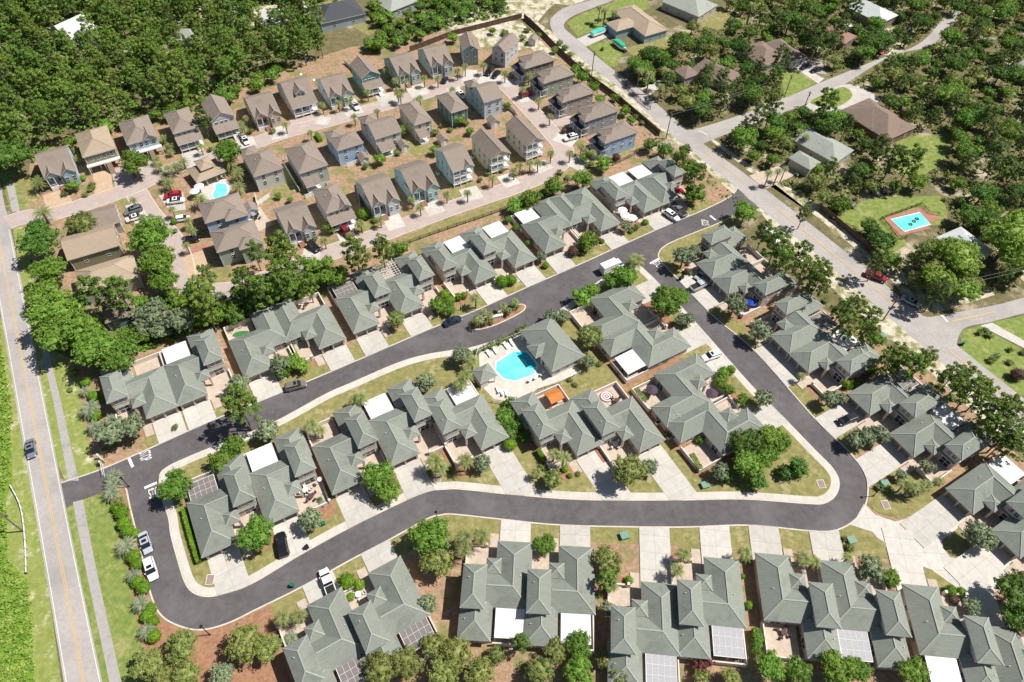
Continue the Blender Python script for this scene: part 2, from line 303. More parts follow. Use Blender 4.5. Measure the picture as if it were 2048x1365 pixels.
# --- block inside the loop: kerb ring, sidewalk ring and lawn
block = [(318, 960), (330, 937), (393, 907), (540, 848), (650, 789), (700, 767), (793, 727), (850, 710), (903, 701), (951, 693), (1060, 657), (1128, 614), (1204, 558), (1245, 535), (1275, 531), (1296, 546), (1340, 590), (1393, 647), (1502, 770), (1560, 828), (1630, 900), (1666, 937), (1679, 965), (1672, 992), (1649, 1008), (1614, 1009), (1485, 1000), (1350, 1002), (1163, 1001), (1026, 991), (940, 982), (896, 980), (838, 991), (704, 1055), (600, 1112), (502, 1170), (444, 1190), (413, 1195), (386, 1187), (369, 1166), (354, 1120), (341, 1071), (336, 1036), (322, 995)]
wb = smooth_line(PL(block), True, 5)
area = sum(wb[i].x*wb[(i+1) % len(wb)].y-wb[(i+1) % len(wb)].x*wb[i].y for i in range(len(wb)))
if area < 0: wb = wb[::-1]
slab('block_kerb', wb, .10, 'kerb', world=True)
slab('sidewalk', offset(wb, .3, True), .14, 'walk', world=True)
lawn_in = offset(wb, 1.75, True); slab('block_lawn', lawn_in, .17, 'lawn', world=True)
# lawn strips outside the loop street
def band(line, d0, d1, a, bb, m='lawn', z=.05):
    s_ = line[a:bb]; q = offset(s_, d0)+offset(s_, d1)[::-1]; slab('lawn', q, z, m, world=True)
band(wn, .25, 4.6, 12, 70)
band(wo, -.25, -4.2, 74, 96); band(wo, -.25, -5.0, 96, 150); band(wo, -.25, -4.8, 175, 215); band(wo, -.25, -4, 215, len(wo)-6)
# turning area of concrete at the south-east bend
slab('concrete_court', [(1728, 1008), (1750, 1030), (1790, 1044), (1840, 1030), (1900, 985), (1945, 1040), (1890, 1078), (1884, 1095), (1900, 1115), (1935, 1122), (1975, 1090), (2040, 1150), (1990, 1185), (1960, 1215), (1950, 1240), (1985, 1265), (1900, 1215), (1860, 1150), (1848, 1175), (1805, 1150), (1782, 1140), (1775, 1100), (1745, 1065), (1700, 1050), (1712, 1036)], .075, 'concrete')
slab('lawn', [(1735, 1010), (1737, 985), (1770, 945), (1830, 925), (1868, 1000), (1845, 1025), (1800, 1037), (1760, 1028)], .1, 'lawn')
slab('lawn', [(1884, 1080), (1925, 1050), (1965, 1095), (1940, 1118), (1905, 1112), (1886, 1095)], .11, 'lawn')
slab('lawn', [(1682, 1062), (1705, 1054), (1735, 1063), (1768, 1085), (1776, 1118), (1690, 1110)], .1, 'lawn')
slab('lawn', [(1846, 1134), (1862, 1140), (1912, 1175), (1900, 1192), (1852, 1168)], .11, 'lawn')
for q in ([(1693, 1075), (1712, 1072), (1715, 1088), (1697, 1095), (1685, 1088)], [(1757, 955), (1780, 955), (1784, 975), (1760, 975)]): slab('mulch_bed', q, .15, 'mulch')
# planted island in the upper street
isl = smooth_line(PL([(938, 655), (943, 662), (985, 654), (1040, 628), (1052, 615), (1046, 609), (1030, 611), (985, 628), (945, 646)]), True, 4)
slab('planted_island', isl, .12, 'kerb', world=True); slab('mulch_bed', offset(isl, .3 if sum(isl[i].x*isl[(i+1) % len(isl)].y-isl[(i+1) % len(isl)].x*isl[i].y for i in range(len(isl))) > 0 else -.3, True), .16, 'mulch', world=True)
# --- through roads
def road(name, left, right, m, z): 
    a = smooth_line(PL(left)); b2 = smooth_line(PL(right)); slab(name, a+b2[::-1], z, m, world=True); return a, b2
rl = road('west_road', [(-60, 260), (-25, 490), (0, 621), (48, 899), (85, 1110), (128, 1365), (160, 1560)], [(-20, 240), (6, 394), (22, 460), (58, 640), (109, 899), (155, 1130), (205, 1365), (248, 1560)], 'oldroad', .035)
rr = road('east_road', [(1290, -48), (1215, -10), (1163, 6), (1128, 17), (1108, 31), (1100, 46), (1110, 72), (1139, 98), (1170, 124), (1210, 155), (1252, 187), (1332, 260), (1478, 380), (1519, 415), (1567, 455), (1672, 543), (1765, 624), (1895, 735), (2048, 862), (2200, 985)],
    [(1310, -36), (1240, -6), (1211, 7), (1176, 20), (1143, 34), (1129, 47), (1130, 58), (1147, 73), (1219, 134), (1278, 178), (1350, 240), (1409, 290), (1495, 352), (1635, 460), (1731, 537), (1840, 628), (1925, 700), (2048, 798), (2200, 920)], 'oldroad', .035)
road('side_street', [(1365, 262), (1400, 256), (1485, 229), (1584, 191), (1638, 167), (1755, 120), (1835, 90), (1881, 45), (1900, 20)], [(1400, 292), (1420, 282), (1512, 246), (1621, 205), (1686, 171), (1782, 113), (1860, 92), (1903, 51), (1925, 20)], 'oldroad', .045)
road('side_street', [(1810, 620), (1850, 634), (1881, 631), (1990, 611), (2048, 596), (2200, 560)], [(1915, 722), (1913, 690), (1929, 657), (1980, 645), (2048, 627), (2200, 590)], 'oldroad', .045)
slab('footpath', smooth_line(PL([(12, 366), (24, 424)]))+smooth_line(PL([(40, 424), (28, 366)])), .05, 'path', world=True)
slab('footpath', [(80, 690), (106, 800), (125, 899), (136, 962), (158, 962), (143, 899), (121, 800), (95, 690)], .05, 'path')
a = smooth_line(PL([(146, 1005), (172, 1140), (219, 1365), (245, 1500)])); b2 = smooth_line(PL([(166, 1000), (193, 1140), (243, 1365), (270, 1500)])); slab('footpath', a+b2[::-1], .05, 'path', world=True)
def lines(name, pts, w_, m, z, off=0, dash=None):
    s_ = smooth_line(PL(pts)); s_ = offset(s_, off) if off else s_; b = MB()
    strip(offset(s_, w_/2), offset(s_, -w_/2), z, b); return struct(b.build(name, m))
mid = [(-42, 250), (-9, 440), (0, 491), (78.6, 899), (120, 1115), (167, 1365), (204, 1560)]
for o_ in (-.17, .17): lines('centre_line', mid, .12, 'yellow', .066, o_)
lines('edge_line', [(-10, 560), (5, 627), (53, 899), (90, 1110), (133, 1365)], .12, 'paint', .066); lines('edge_line', [(18, 460), (54, 640), (105, 899), (151, 1130), (200, 1365)], .12, 'paint', .066)
for q in ([(1408, 302), (1493, 369)], [(1548, 413), (1640, 488), (1740, 570), (1809, 626)], [(1896, 700), (1960, 752), (2017, 800), (2100, 868)], [(1903, 643), (1950, 633), (1989, 624)]): lines('centre_line', q, .3, 'yellow', .082)
b = MB()
def bar2(p, q, w_, z=.088):
    s_ = PL([p, q]); A = offset(s_, w_/2); B = offset(s_, -w_/2); strip(A, B, z, b)
bar2((1883, 631), (1895, 645), .5); bar2((258, 917), (266, 935), .6); bar2((289, 977), (314, 966), .6); bar2((1300, 528), (1318, 518), .6); bar2((1420, 432), (1431, 441), .6); bar2((1397, 262), (1414, 270), .4)
struct(b.build('stop_line', 'paint'))
def stop(px_, py_, dx, dy, w_=2.6, h_=2.2):
    cu_ = bpy.data.curves.new('stop_marking', 'FONT'); cu_.body = 'STOP'; cu_.align_x = 'CENTER'; cu_.align_y = 'CENTER'; cu_.size = 1; cu_.space_character = 1.05; cu_.offset = .015
    o = bpy.data.objects.new('stop_marking', cu_); col.objects.link(o); cu_.materials.append(M['paint']); c = P(px_, py_); d = (P(px_+dx, py_+dy)-c)
    o.location = (c.x, c.y, .085); o.rotation_euler = (0, 0, math.atan2(d.y, d.x)); o.scale = (w_/2.5, h_/.72, 1); return struct(o)
stop(311, 986, 20, -7); stop(290, 913, 4, 20, 2.4); stop(1316, 530, 18, 14, 2.4); stop(1411, 446, -4, -16, 2.4, 2)
# --- brick lanes of the cottage village
def lane(pts, w_, m='pavers', z=.05, name='brick_lane'):
    s_ = smooth_line(PL(pts)); A = offset(s_, w_/2); B = offset(s_, -w_/2); z = free_z(A+B, z); bb = MB(); strip(A, B, z, bb, z0=0); o = struct(bb.build(name, m))
    EXCL.append([tuple(v) for v in offset(s_, w_/2+1.5)]+[tuple(v) for v in offset(s_, -w_/2-1.5)[::-1]]); 
    e = MB(); strip(offset(s_, w_/2), offset(s_, w_/2+.25), z+.02, e); strip(offset(s_, -w_/2), offset(s_, -w_/2-.25), z+.02, e); 
    if name == 'brick_lane': struct(e.build('lane_edging', 'kerb'))
    return o
lane([(15, 447), (45, 436), (100, 430), (190, 403), (265, 376), (320, 350), (380, 326), (440, 308), (500, 290), (570, 266), (665, 241), (780, 208), (850, 188), (930, 160), (970, 155), (1010, 170), (1062, 222), (1102, 266), (1127, 298), (1122, 325), (1090, 349), (1025, 376), (900, 418), (780, 463), (700, 492), (640, 514), (560, 548), (470, 580), (400, 585)], 5.6)
lane([(272, 385), (300, 429), (325, 457), (347, 485), (362, 520), (369, 555), (385, 588)], 5.4, z=.055)
lane([(1080, 240), (1142, 244)], 6, 'pavers', .06, 'driveway')
lane([(612, 232), (620, 256)], 10.5, 'pavers', .06, 'driveway')
lane([(204, 343), (208, 388)], 4.8, 'tanpavers', .06, 'driveway'); lane([(240, 336), (250, 372)], 5, 'pavers', .06, 'driveway'); lane([(290, 318), (296, 352)], 6, 'pavers', .06, 'driveway'); lane([(110, 384), (120, 414)], 6.5, 'tanpavers', .06, 'driveway')
for a, c, w_ in [((780, 430), (795, 458), 4.8), ((858, 404), (875, 428), 4.8), ((935, 376), (950, 400), 5.4), ((1008, 350), (1026, 372), 4.8), ((1075, 326), (1094, 342), 5.2), ((1168, 318), (1146, 337), 5.2), ((1112, 272), (1150, 286), 5.2), ((1036, 198), (1080, 190), 4.6), ((1005, 168), (1042, 165), 4.2),
                 ((693, 207), (712, 230), 5.6), ((768, 188), (782, 210), 6.2), ((828, 172), (843, 192), 6.2), ((553, 252), (560, 278), 4.6), ((489, 277), (497, 296), 5), ((380, 304), (392, 332), 5), ((942, 140), (936, 168), 4.4), ((985, 150), (972, 172), 7), ((626, 498), (620, 520), 4.6), ((912, 190), (905, 175), 4.6), ((650, 235), (642, 250), 4.2),
                 ((690, 465), (700, 486), 4.5)]:
    lane([a, c], w_, 'concrete', .065, 'driveway')
slab('parking_bay', [(318, 392), (366, 384), (372, 420), (340, 424)], .06, 'concrete'); slab('parking_bay', [(250, 412), (280, 405), (300, 440), (270, 448)], .06, 'concrete')
slab('driveway', [(365, 512), (405, 498), (425, 545), (380, 560)], .06, 'tanpavers'); slab('terrace', [(475, 425), (520, 415), (545, 450), (505, 470)], .06, 'terrace')
slab('mulch_bed', [(372, 500), (415, 487), (410, 500), (372, 512)], .075, 'redbrick')
for q in ([(590, 365), (625, 350), (650, 380), (610, 400)], [(520, 355), (575, 335), (600, 380), (560, 395)], [(655, 385), (690, 372), (712, 410), (672, 430)], [(700, 445), (740, 430), (775, 465), (730, 480)], [(800, 275), (860, 290), (880, 300), (840, 318), (815, 305)], [(890, 345), (905, 340), (930, 390), (905, 400)], [(830, 430), (860, 415), (885, 420), (850, 437)],
          [(395, 270), (480, 255), (490, 275), (440, 300), (415, 300)], [(215, 395), (255, 385), (275, 405), (240, 412)], [(720, 205), (760, 195), (775, 210), (730, 224)], [(780, 170), (800, 165), (820, 185), (800, 195)], [(665, 225), (680, 215), (695, 235), (670, 243)], [(555, 135), (610, 165), (600, 150), (580, 130)], [(370, 555), (420, 540), (470, 555), (400, 575)], [(1005, 160), (1035, 175), (1020, 185)], [(30, 350), (60, 345), (75, 400), (45, 410)]):
    slab('lawn', q, .035, 'lawn')
s_ = smooth_line(PL([(815, 485), (860, 466), (1000, 415), (1120, 365), (1180, 335), (1260, 298)])); slab('lawn', [tuple(v) for v in offset(s_, 2.2)]+[tuple(v) for v in offset(s_, -1.2)[::-1]], .03, 'lawn', world=True)
# driveways of the houses east of the main road
slab('driveway', [(1153, 79), (1198, 59), (1221, 72), (1172, 94)], .06, 'concrete'); slab('driveway', [(1281, 178), (1320, 161), (1328, 170), (1300, 190)], .06, 'concrete')
slab('driveway', [(1585, 134), (1600, 131), (1648, 158), (1636, 168)], .07, 'concrete'); slab('driveway', [(1600, 120), (1640, 130), (1655, 150), (1615, 145)], .06, 'path')
dr = smooth_line(PL([(1612, 212), (1660, 180), (1688, 170), (1715, 172), (1752, 192), (1757, 204), (1715, 214), (1682, 230), (1640, 228)]), True, 4); slab('driveway', dr, .07, 'concrete', world=True)
slab('lawn', smooth_line(PL([(1620, 205), (1655, 186), (1685, 175), (1702, 184), (1702, 197), (1680, 212), (1650, 215)]), True, 4), .12, 'greenlawn', world=True)
slab('driveway', [(1498, 352), (1570, 328), (1595, 348), (1530, 380)], .06, 'terrace'); slab('driveway', [(1960, 652), (1984, 646), (2048, 682), (2120, 730), (2120, 750), (2048, 697)], .07, 'concrete')
slab('driveway', [(1975, 470), (2000, 465), (2060, 545), (2048, 565), (1990, 500)], .07, 'terrace'); slab('driveway', [(1755, 60), (1765, 110), (1800, 112), (1835, 60), (1815, 50)], .02, 'sand')
slab('driveway', [(590, -40), (605, -40), (625, 35), (615, 40)], .06, 'concrete'); slab('driveway', [(452, -20), (466, -20), (475, 80), (465, 85)], .05, 'path'); slab('driveway', [(395, 0), (412, 0), (416, 30), (400, 50)], .05, 'terrace')
for r_ in (rl, rr):
    EXCL.append([tuple(v) for v in r_[0]]+[tuple(v) for v in r_[1][::-1]])
def ex(pts): EXCL.append([tuple(v) for v in PL(pts)])
# ================================================================== ROOFS, WINDOWS, DOORS
def roof_h(r, x, y):
    x0, y0, x1, y1, z, p, kind, ax = r
    if not (x0-1e-6 <= x <= x1+1e-6 and y0-1e-6 <= y <= y1+1e-6): return -1
    dx, dy = min(x-x0, x1-x), min(y-y0, y1-y)
    if kind == 'gable': return z+p*(dx if ax == 'y' else dy)
    return z+p*min(dx, dy)
def roof_lines(r):
    x0, y0, x1, y1, z, p, kind, ax = r; w_, d_ = x1-x0, y1-y0
    if kind == 'gable':
        return [((x0+w_/2, y0, z+p*w_/2), (x0+w_/2, y1, z+p*w_/2))] if ax == 'y' else [((x0, y0+d_/2, z+p*d_/2), (x1, y0+d_/2, z+p*d_/2))]
    h = min(w_, d_)/2; Z = z+p*h
    if d_ >= w_: a, b_ = (x0+h, y0+h, Z), (x0+h, y1-h, Z); L_ = [((x0, y0, z), a), ((x1, y0, z), a), ((x0, y1, z), b_), ((x1, y1, z), b_)]
    else: a, b_ = (x0+h, y0+h, Z), (x1-h, y0+h, Z); L_ = [((x0, y0, z), a), ((x0, y1, z), a), ((x1, y0, z), b_), ((x1, y1, z), b_)]
    if (Vector(a)-Vector(b_)).length > .1: L_.append((a, b_))
    return L_
def add_roof(mb, r, others=(), cap=True, soffit=True):
    x0, y0, x1, y1, z, p, kind, ax = r; w_, d_ = x1-x0, y1-y0; f = .2
    e = [(x0, y0), (x1, y0), (x1, y1), (x0, y1)]
    if kind == 'gable':
        if ax == 'y':
            m_ = x0+w_/2; Z = z+p*w_/2; mb.poly([(x0, y0, z), (m_, y0, Z), (m_, y1, Z), (x0, y1, z)]); mb.poly([(m_, y0, Z), (x1, y0, z), (x1, y1, z), (m_, y1, Z)])
            for yy in (y0, y1):
                for xa in (x0, x1): mb.poly([(xa, yy, z), (m_, yy, Z), (m_, yy, Z-f), (xa, yy, z-f)], 1)
            mb.poly([(x0, y0, z-f), (m_, y0, Z-f), (m_, y1, Z-f), (x0, y1, z-f)], 1); mb.poly([(m_, y0, Z-f), (x1, y0, z-f), (x1, y1, z-f), (m_, y1, Z-f)], 1)
            for xa in (x0, x1): mb.poly([(xa, y0, z-f), (xa, y1, z-f), (xa, y1, z), (xa, y0, z)], 1)
        else:
            m_ = y0+d_/2; Z = z+p*d_/2; mb.poly([(x0, y0, z), (x1, y0, z), (x1, m_, Z), (x0, m_, Z)]); mb.poly([(x0, m_, Z), (x1, m_, Z), (x1, y1, z), (x0, y1, z)])
            for xx in (x0, x1):
                for ya in (y0, y1): mb.poly([(xx, ya, z), (xx, m_, Z), (xx, m_, Z-f), (xx, ya, z-f)], 1)
            mb.poly([(x0, y0, z-f), (x1, y0, z-f), (x1, m_, Z-f), (x0, m_, Z-f)], 1); mb.poly([(x0, m_, Z-f), (x1, m_, Z-f), (x1, y1, z-f), (x0, y1, z-f)], 1)
            for ya in (y0, y1): mb.poly([(x0, ya, z-f), (x1, ya, z-f), (x1, ya, z), (x0, ya, z)], 1)
    else:
        h = min(w_, d_)/2; Z = z+p*h
        if d_ >= w_:
            a, b_ = (x0+h, y0+h, Z), (x0+h, y1-h, Z)
            F = [[(x0, y0, z), (x1, y0, z), a], [(x1, y0, z), (x1, y1, z), b_, a], [(x1, y1, z), (x0, y1, z), b_], [(x0, y1, z), (x0, y0, z), a, b_]]
        else:
            a, b_ = (x0+h, y0+h, Z), (x1-h, y0+h, Z)
            F = [[(x0, y0, z), (x1, y0, z), b_, a], [(x1, y0, z), (x1, y1, z), b_], [(x1, y1, z), (x0, y1, z), a, b_], [(x0, y1, z), (x0, y0, z), a]]
        for q in F: mb.poly(q)
        for k in range(4):
            p0, p1 = e[k], e[(k+1) % 4]; mb.poly([(p0[0], p0[1], z-f), (p1[0], p1[1], z-f), (p1[0], p1[1], z), (p0[0], p0[1], z)], 1)
        if soffit: mb.poly([(q[0], q[1], z-f) for q in e[::-1]], 1)
    if cap:
        for a, b_ in roof_lines(r):
            a, b_ = Vector(a), Vector(b_); n = max(1, int((b_-a).length/.5)); d = (b_-a); nrm = Vector((-d.y, d.x, 0)).normalized()*.12; run = None
            for k in range(n+1):
                ok = False
                if k < n:
                    m_ = a.lerp(b_, (k+.5)/n); H_ = lambda q: max([roof_h(o, q.x, q.y) for o in others] or [-1])
                    ok = H_(m_) < m_.z+.02 and not (H_(m_+nrm) > m_.z-.02 or H_(m_-nrm) > m_.z-.02)
                if ok and run is None: run = k
                if not ok and run is not None:
                    mb.bar(a.lerp(b_, run/n), a.lerp(b_, k/n), .24, .045, 2); run = None
def _frame():
    b = MB(); t = .07
    for x0, x1, z0, z1 in ((-.5-t, -.5, -.5-t, .5+t), (.5, .5+t, -.5-t, .5+t), (-.5, .5, .5, .5+t), (-.5, .5, -.5-t, -.5), (-.02, .02, -.5, .5)): b.box(x0, -.07, z0, x1, .03, z1)
    b.box(-.5, -.065, -.02, -.021, .02, .02); b.box(.021, -.065, -.02, .5, .02, .02); return b.mesh('window_frame', 'white')
def _pane(): b = MB(); b.box(-.5, -.03, -.5, .5, 0.02, .5); return b.mesh('window_pane', 'glass')
def _gar():
    b = MB()
    for k in range(4): b.box(-.5, -.05, -.5+k*.25+.008, .5, .02, -.25+k*.25-.008)
    b.box(-.5, -.02, -.5, .5, .02, .5); return b.mesh('garage_door', 'darkdoor')
WF, WP, GD = _frame(), _pane(), _gar()
def win(par, T, p, n, w_, h, name='window'):
    q = T @ Vector(p); d = T.to_3x3() @ Vector((n[0], n[1], 0)); rz = math.atan2(d.y, d.x)+math.pi/2
    o = link_part(WF, name, par, q, rz, (w_, 1, h)); link_part(WP, 'pane', o, (0, 0, 0)); return o
def gdoor(par, T, p, n, w_, h):
    q = T @ Vector(p); d = T.to_3x3() @ Vector((n[0], n[1], 0)); link_part(GD, 'garage_door', par, q, math.atan2(d.y, d.x)+math.pi/2, (w_, 1, h))
_b = MB(); _b.box(-.5, -.5, 0, .5, .5, 1); UB = _b.mesh('square_post', 'white')
def post(par, T, name, x0, y0, z0, x1, y1, z1): q = T @ Vector(((x0+x1)/2, (y0+y1)/2, z0)); return link_part(UB, name, par, q, 0, (abs(x1-x0), abs(y1-y0), z1-z0))
def vents(par, T, pts):
    for x, y, z in pts:
        b = MB(T); b.tube((x, y, z-.3), (x, y, z+.35), .07, n=6); b.build('vent_pipe', 'white', par)
# ================================================================== TOWNHOUSES
def unit(par, T, tower, patio, yard):
    p = .57; zt = 5.4; ze = 2.8
    rects = [(0, 0, 6.6, 12.4, ze+.02, p, 'hip', None), (-1.8, 3.6, 1.0, 6.5, 3.4, p, 'hip', None)]
    if tower: rects += [(-5.2, 5.75, 6.6, 12.41, ze, p, 'hip', None), (-6, 10.6, -.1, 18.2, ze-.015, p, 'hip', None), (-5.8, 5.7, -1.5, 13.6, zt, p, 'hip', None)]
    else: rects += [(-6, 5.75, 6.6, 12.41, ze, p, 'hip', None), (-6.01, 5.8, -.1, 18.2, ze-.015, p, 'hip', None)]
    if patio == 'room': rects.append((-2, 8, 6.59, 17.4, ze-.03, p, 'hip', None))
    b = MB(T)
    for i, r in enumerate(rects): add_roof(b, r, [o for j, o in enumerate(rects) if j != i])
    b.build('roof', ['green_roof', 'trim', 'green_cap'], par)
    b = MB(T); i_ = .42
    for r in rects:
        x0, y0, x1, y1, z = r[:5]
        if z > 3.3 and z < 3.5: # entry porch on columns
            for xx, yy in ((x0+.35, y0+.35), (x1-.35, y0+.35)): b.box(xx-.22, yy-.22, 0, xx+.22, yy+.22, z-.2)
            b.box(x0+.3, y0+.3, z-.75, x1-.3, y0+.42, z-.2); b.box(x0+.3, y0+.43, z-.75, x0+.42, y1-.3, z-.2); continue
        if abs(x0) < .1 and y0 == 0: b.box(x0+i_, y0+1.2, 0, x1-i_, y1-i_, z-.2); b.box(x0+i_, y0+i_, 2.35, x1-i_, y0+1.19, z-.2); [b.box(xx-.2, y0+i_, 0, xx+.2, y0+1.19, 2.34) for xx in (x0+.7, x0+3.3, x1-.7)]; continue
        b.box(x0+i_, y0+i_, 0, x1-i_, y1-i_, z-.2)
    b.build('walls', 'stucco', par)
    for xx in (1.95, 4.65): gdoor(par, T, (xx, 1.17, 1.17), (0, -1), 2.2, 2.2)
    win(par, T, (6.6-i_, 4, 1.7), (1, 0), .9, 1.1); win(par, T, (6.6-i_, 8.5, 1.7), (1, 0), .9, 1.1)
    win(par, T, (i_, 2.7, 1.6), (-1, 0), .9, 1.2)
    yf = 5.7+i_
    if tower:
        win(par, T, (-4.3, yf, 4.3), (0, -1), .85, 1.2); win(par, T, (-3.1, yf, 4.3), (0, -1), .85, 1.2); win(par, T, (-3.7, yf, 1.35), (0, -1), 2.0, 2.2, 'patio_door')
        for yy in (7.2, 9.6, 12.0): win(par, T, (-5.8+i_, yy, 4.1 if yy != 9.6 else 4.3), (-1, 0), .55, .9)
        win(par, T, (-5.8+i_, 8.2, 1.6), (-1, 0), .6, 1.0); win(par, T, (-1.5-i_, 8, 4.6), (1, 0), .5, .5)
    else:
        win(par, T, (-4.3, yf, 1.45), (0, -1), 1.0, 1.9); win(par, T, (-2.9, yf, 1.45), (0, -1), 1.0, 1.9); win(par, T, (-6+i_, 9, 1.6), (-1, 0), .8, 1.1)
    win(par, T, (-6+i_, 15.5, 1.6), (-1, 0), .9, 1.1); win(par, T, (-3, 18.2-i_, 1.5), (0, 1), 1.6, 1.5); win(par, T, (-.1-i_, 15.2, 1.3), (1, 0), 1.8, 2.1, 'patio_door')
    if patio != 'room': win(par, T, (4, 12.4-i_, 1.3), (0, 1), 1.8, 2.1, 'patio_door')
    vents(par, T, [(4.6, 7, ze+.02+p*2), (-4.9, 14.8, ze+p*1.1), (-4.6 if tower else 1.6, 8.4, (zt if tower else ze)+p*1.2)])
    # entrance court and rear court
    t = .14
    if yard != 'none':
        cw = MB(T); cw.box(-5.7-t, .45, 0, -5.7+t, 5.9, 1.15); cw.box(-5.5, .2-t, 0, -2.3, .2+t, 1.0); cw.box(-2.3, -.05, 0, -1.8, .45, 1.6); cw.box(-6.0, -.05, 0, -5.5, .45, 1.6); cw.build('front_court_wall', 'stucco_pale', par)
    cw = MB(T); cw.box(6.2, 12.0, 0, 6.45, 18.15, 1.5); cw.box(.1, 17.9, 0, 6.2, 18.15, 1.5); cw.build('rear_court_wall', 'stucco_pale', par)
    for nm_, q in (('front_court_paving', (-5.6, .3, .35, 6.1, .205)), ('rear_court_paving', (.2, 12.0, 6.2, 17.9, .21)), ('entry_paving', (-1.6, -2.5, .1, .29, .2025))): f_ = MB(T); f_.box(q[0], q[1], 0, q[2], q[3], q[4]); f_.build(nm_, 'terrace', par)
    if patio in ('white', 'screen', 'pale'):
        b = MB(T); z0, z1 = 2.72, 2.5; m0 = {'white': 'cover', 'screen': 'screen', 'pale': 'screen_pale'}[patio]
        X0, X1, Y0, Y1 = .5, 5.7, 12.35, 17.4 if patio != 'screen' else 16.4
        b.poly([(X0, Y0, z0), (X1, Y0, z0), (X1, Y1, z1), (X0, Y1, z1)]); b.poly([(X0, Y0, z0-.12), (X1, Y0, z0-.12), (X1, Y1, z1-.12), (X0, Y1, z1-.12)])
        for q in (((X0, Y0), (X0, Y1)), ((X1, Y0), (X1, Y1)), ((X0, Y1), (X1, Y1))):
            za = z0 if q[0][1] == Y0 else z1; b.bar((q[0][0], q[0][1], za-.13), (q[1][0], q[1][1], z1-.13), .08, .17, 1)
        nn = 4 if patio != 'white' else 0
        for k in range(1, nn+1): xk = X0+(X1-X0)*k/(nn+1); b.bar((xk, Y0, z0+.005), (xk, Y1, z1+.005), .035, .03, 1)
        for k in range(1, 3 if nn else 0): yk = Y0+(Y1-Y0)*k/3; zk = z0+(z1-z0)*k/3; b.bar((X0, yk, zk+.007), (X1, yk, zk+.007), .035, .03, 1)
        for xx in (X0+.1, (X0+X1)/2, X1-.1): b.box(xx-.06, Y1-.16, 0, xx+.06, Y1-.04, z1-.14, 1)
        b.build('patio_cover', [m0, 'white'], par)
    if patio == 'pergola':
        b = MB(T)
        for k in range(8): xk = .5+k*.75; b.bar((xk, 12.45, 2.55), (xk, 18.6, 2.55), .09, .14)
        for k in range(8): yk = 12.9+k*.8; b.bar((.3, yk, 2.7), (6, yk, 2.7), .09, .12)
        for xx in (.6, 5.6): b.box(xx-.09, 18.1, 0, xx+.09, 18.28, 2.54)
        b.build('pergola', 'trim', par)
UN = []   # every unit matrix, for driveways and furniture
def townhouse(label, units, hint):
    ang = []; fr = []
    for A_, B_, *_ in units:
        a = P(*A_, 2.8).to_2d(); c = P(*B_, 2.8).to_2d(); m_ = (a+c)/2; e = (c-a); ang.append(e)
    tot = Vector((0, 0))
    for e in ang: tot += e if e.dot(ang[0]) > 0 else -e
    tot.normalize(); h = Vector(hint); res = []
    for (A_, B_, tw, pt, yd), e in zip(units, ang):
        ex_ = tot if e.dot(tot) > 0 else -tot; ey = Vector((-ex_.y, ex_.x)); ey = ey if ey.dot(h) > 0 else -ey
        a = P(*A_, 2.8).to_2d(); c = P(*B_, 2.8).to_2d(); o = (a+c)/2-ex_*3.3
        res.append(Matrix(((ex_.x, ey.x, 0, o.x), (ex_.y, ey.y, 0, o.y), (0, 0, 1, 0), (0, 0, 0, 1))))
    rz = math.atan2(tot.y, tot.x); root = thing('townhouse', label, 'townhouse', (res[0].translation.x, res[0].translation.y, 0), rz, 'green roofed townhouses'); inv = mtx(root).inverted()
    for W_, (A_, B_, tw, pt, yd) in zip(res, units):
        unit(root, inv @ W_, tw, pt, yd); UN.append(W_); c4 = [(W_ @ Vector(q)).to_2d() for q in ((-7.5, -5, 0), (8, -5, 0), (8, 19.5, 0), (-7.5, 19.5, 0))]; EXCL.append([tuple(v) for v in c4])
        # driveway out to the street
        pm = W_.copy(); ends = []; at = [tuple(v) for v in asph]; wt = [tuple(v) for v in wb]
        for xx in (.35, 1.8, 3.3, 4.8, 6.25):
            L_ = 0
            while L_ < 12:
                q = W_ @ Vector((xx, -L_-.1, 0))
                if inside(q, at) and not inside(q, wt): break
                L_ += .1
            ends.append((xx, -L_))
        zz = free_z([W_ @ Vector((u, v, 0)) for u in (0, 6.6) for v in (ends[2][1], 1)], .185); b = MB(Matrix.Translation((-3.3, 0, 0))); b.prism([(6.25, 1.3), (.35, 1.3)]+ends, -.02, zz); o_ = b.build('driveway', 'concrete'); o_.matrix_world = pm @ Matrix.Translation((3.3, 0, 0)); struct(o_)
        if inside(W_ @ Vector((3, 5, 0)), [tuple(v) for v in wb]): pad('mulch_bed', pm, -7, 2.5, 7.4, 19, .178, 'mulch'); pad('mulch_bed', pm, -6.3, -2.6, .2, 2.4, .176, 'mulch')
        else: pad('mulch_bed', pm, -6.5, -1.6, .3, 3, .06, 'mulch')
    return root
N_ = (0, 1); S_ = (0, -1)
townhouse('green roofed townhouse pair beside the west road with its four garages in the middle', [((295, 837.5), (354.6, 813), 1, 'open', 'y'), ((415, 788.5), (354.6, 813), 1, 'white', 'y')], N_)
townhouse('low green roofed townhouse with a putting green in its rear court', [((545, 735), (491, 758.6), 0, 'open', 'y'), ((637, 699), (694, 677), 0, 'open', 'y')], N_)
townhouse('green roofed townhouse with a white lattice pergola between two raised roofs', [((759.6, 647), (707.5, 668), 1, 'screen', 'y'), ((849.9, 611.4), (798, 632.4), 1, 'pergola', 'y')], N_)
townhouse('taupe townhouse with two white patio covers and twin round bushes in front', [((950, 568.7), (995.9, 549.2), 1, 'white', 'y'), ((1030, 536.5), (1074, 517.5), 1, 'white', 'y')], N_)
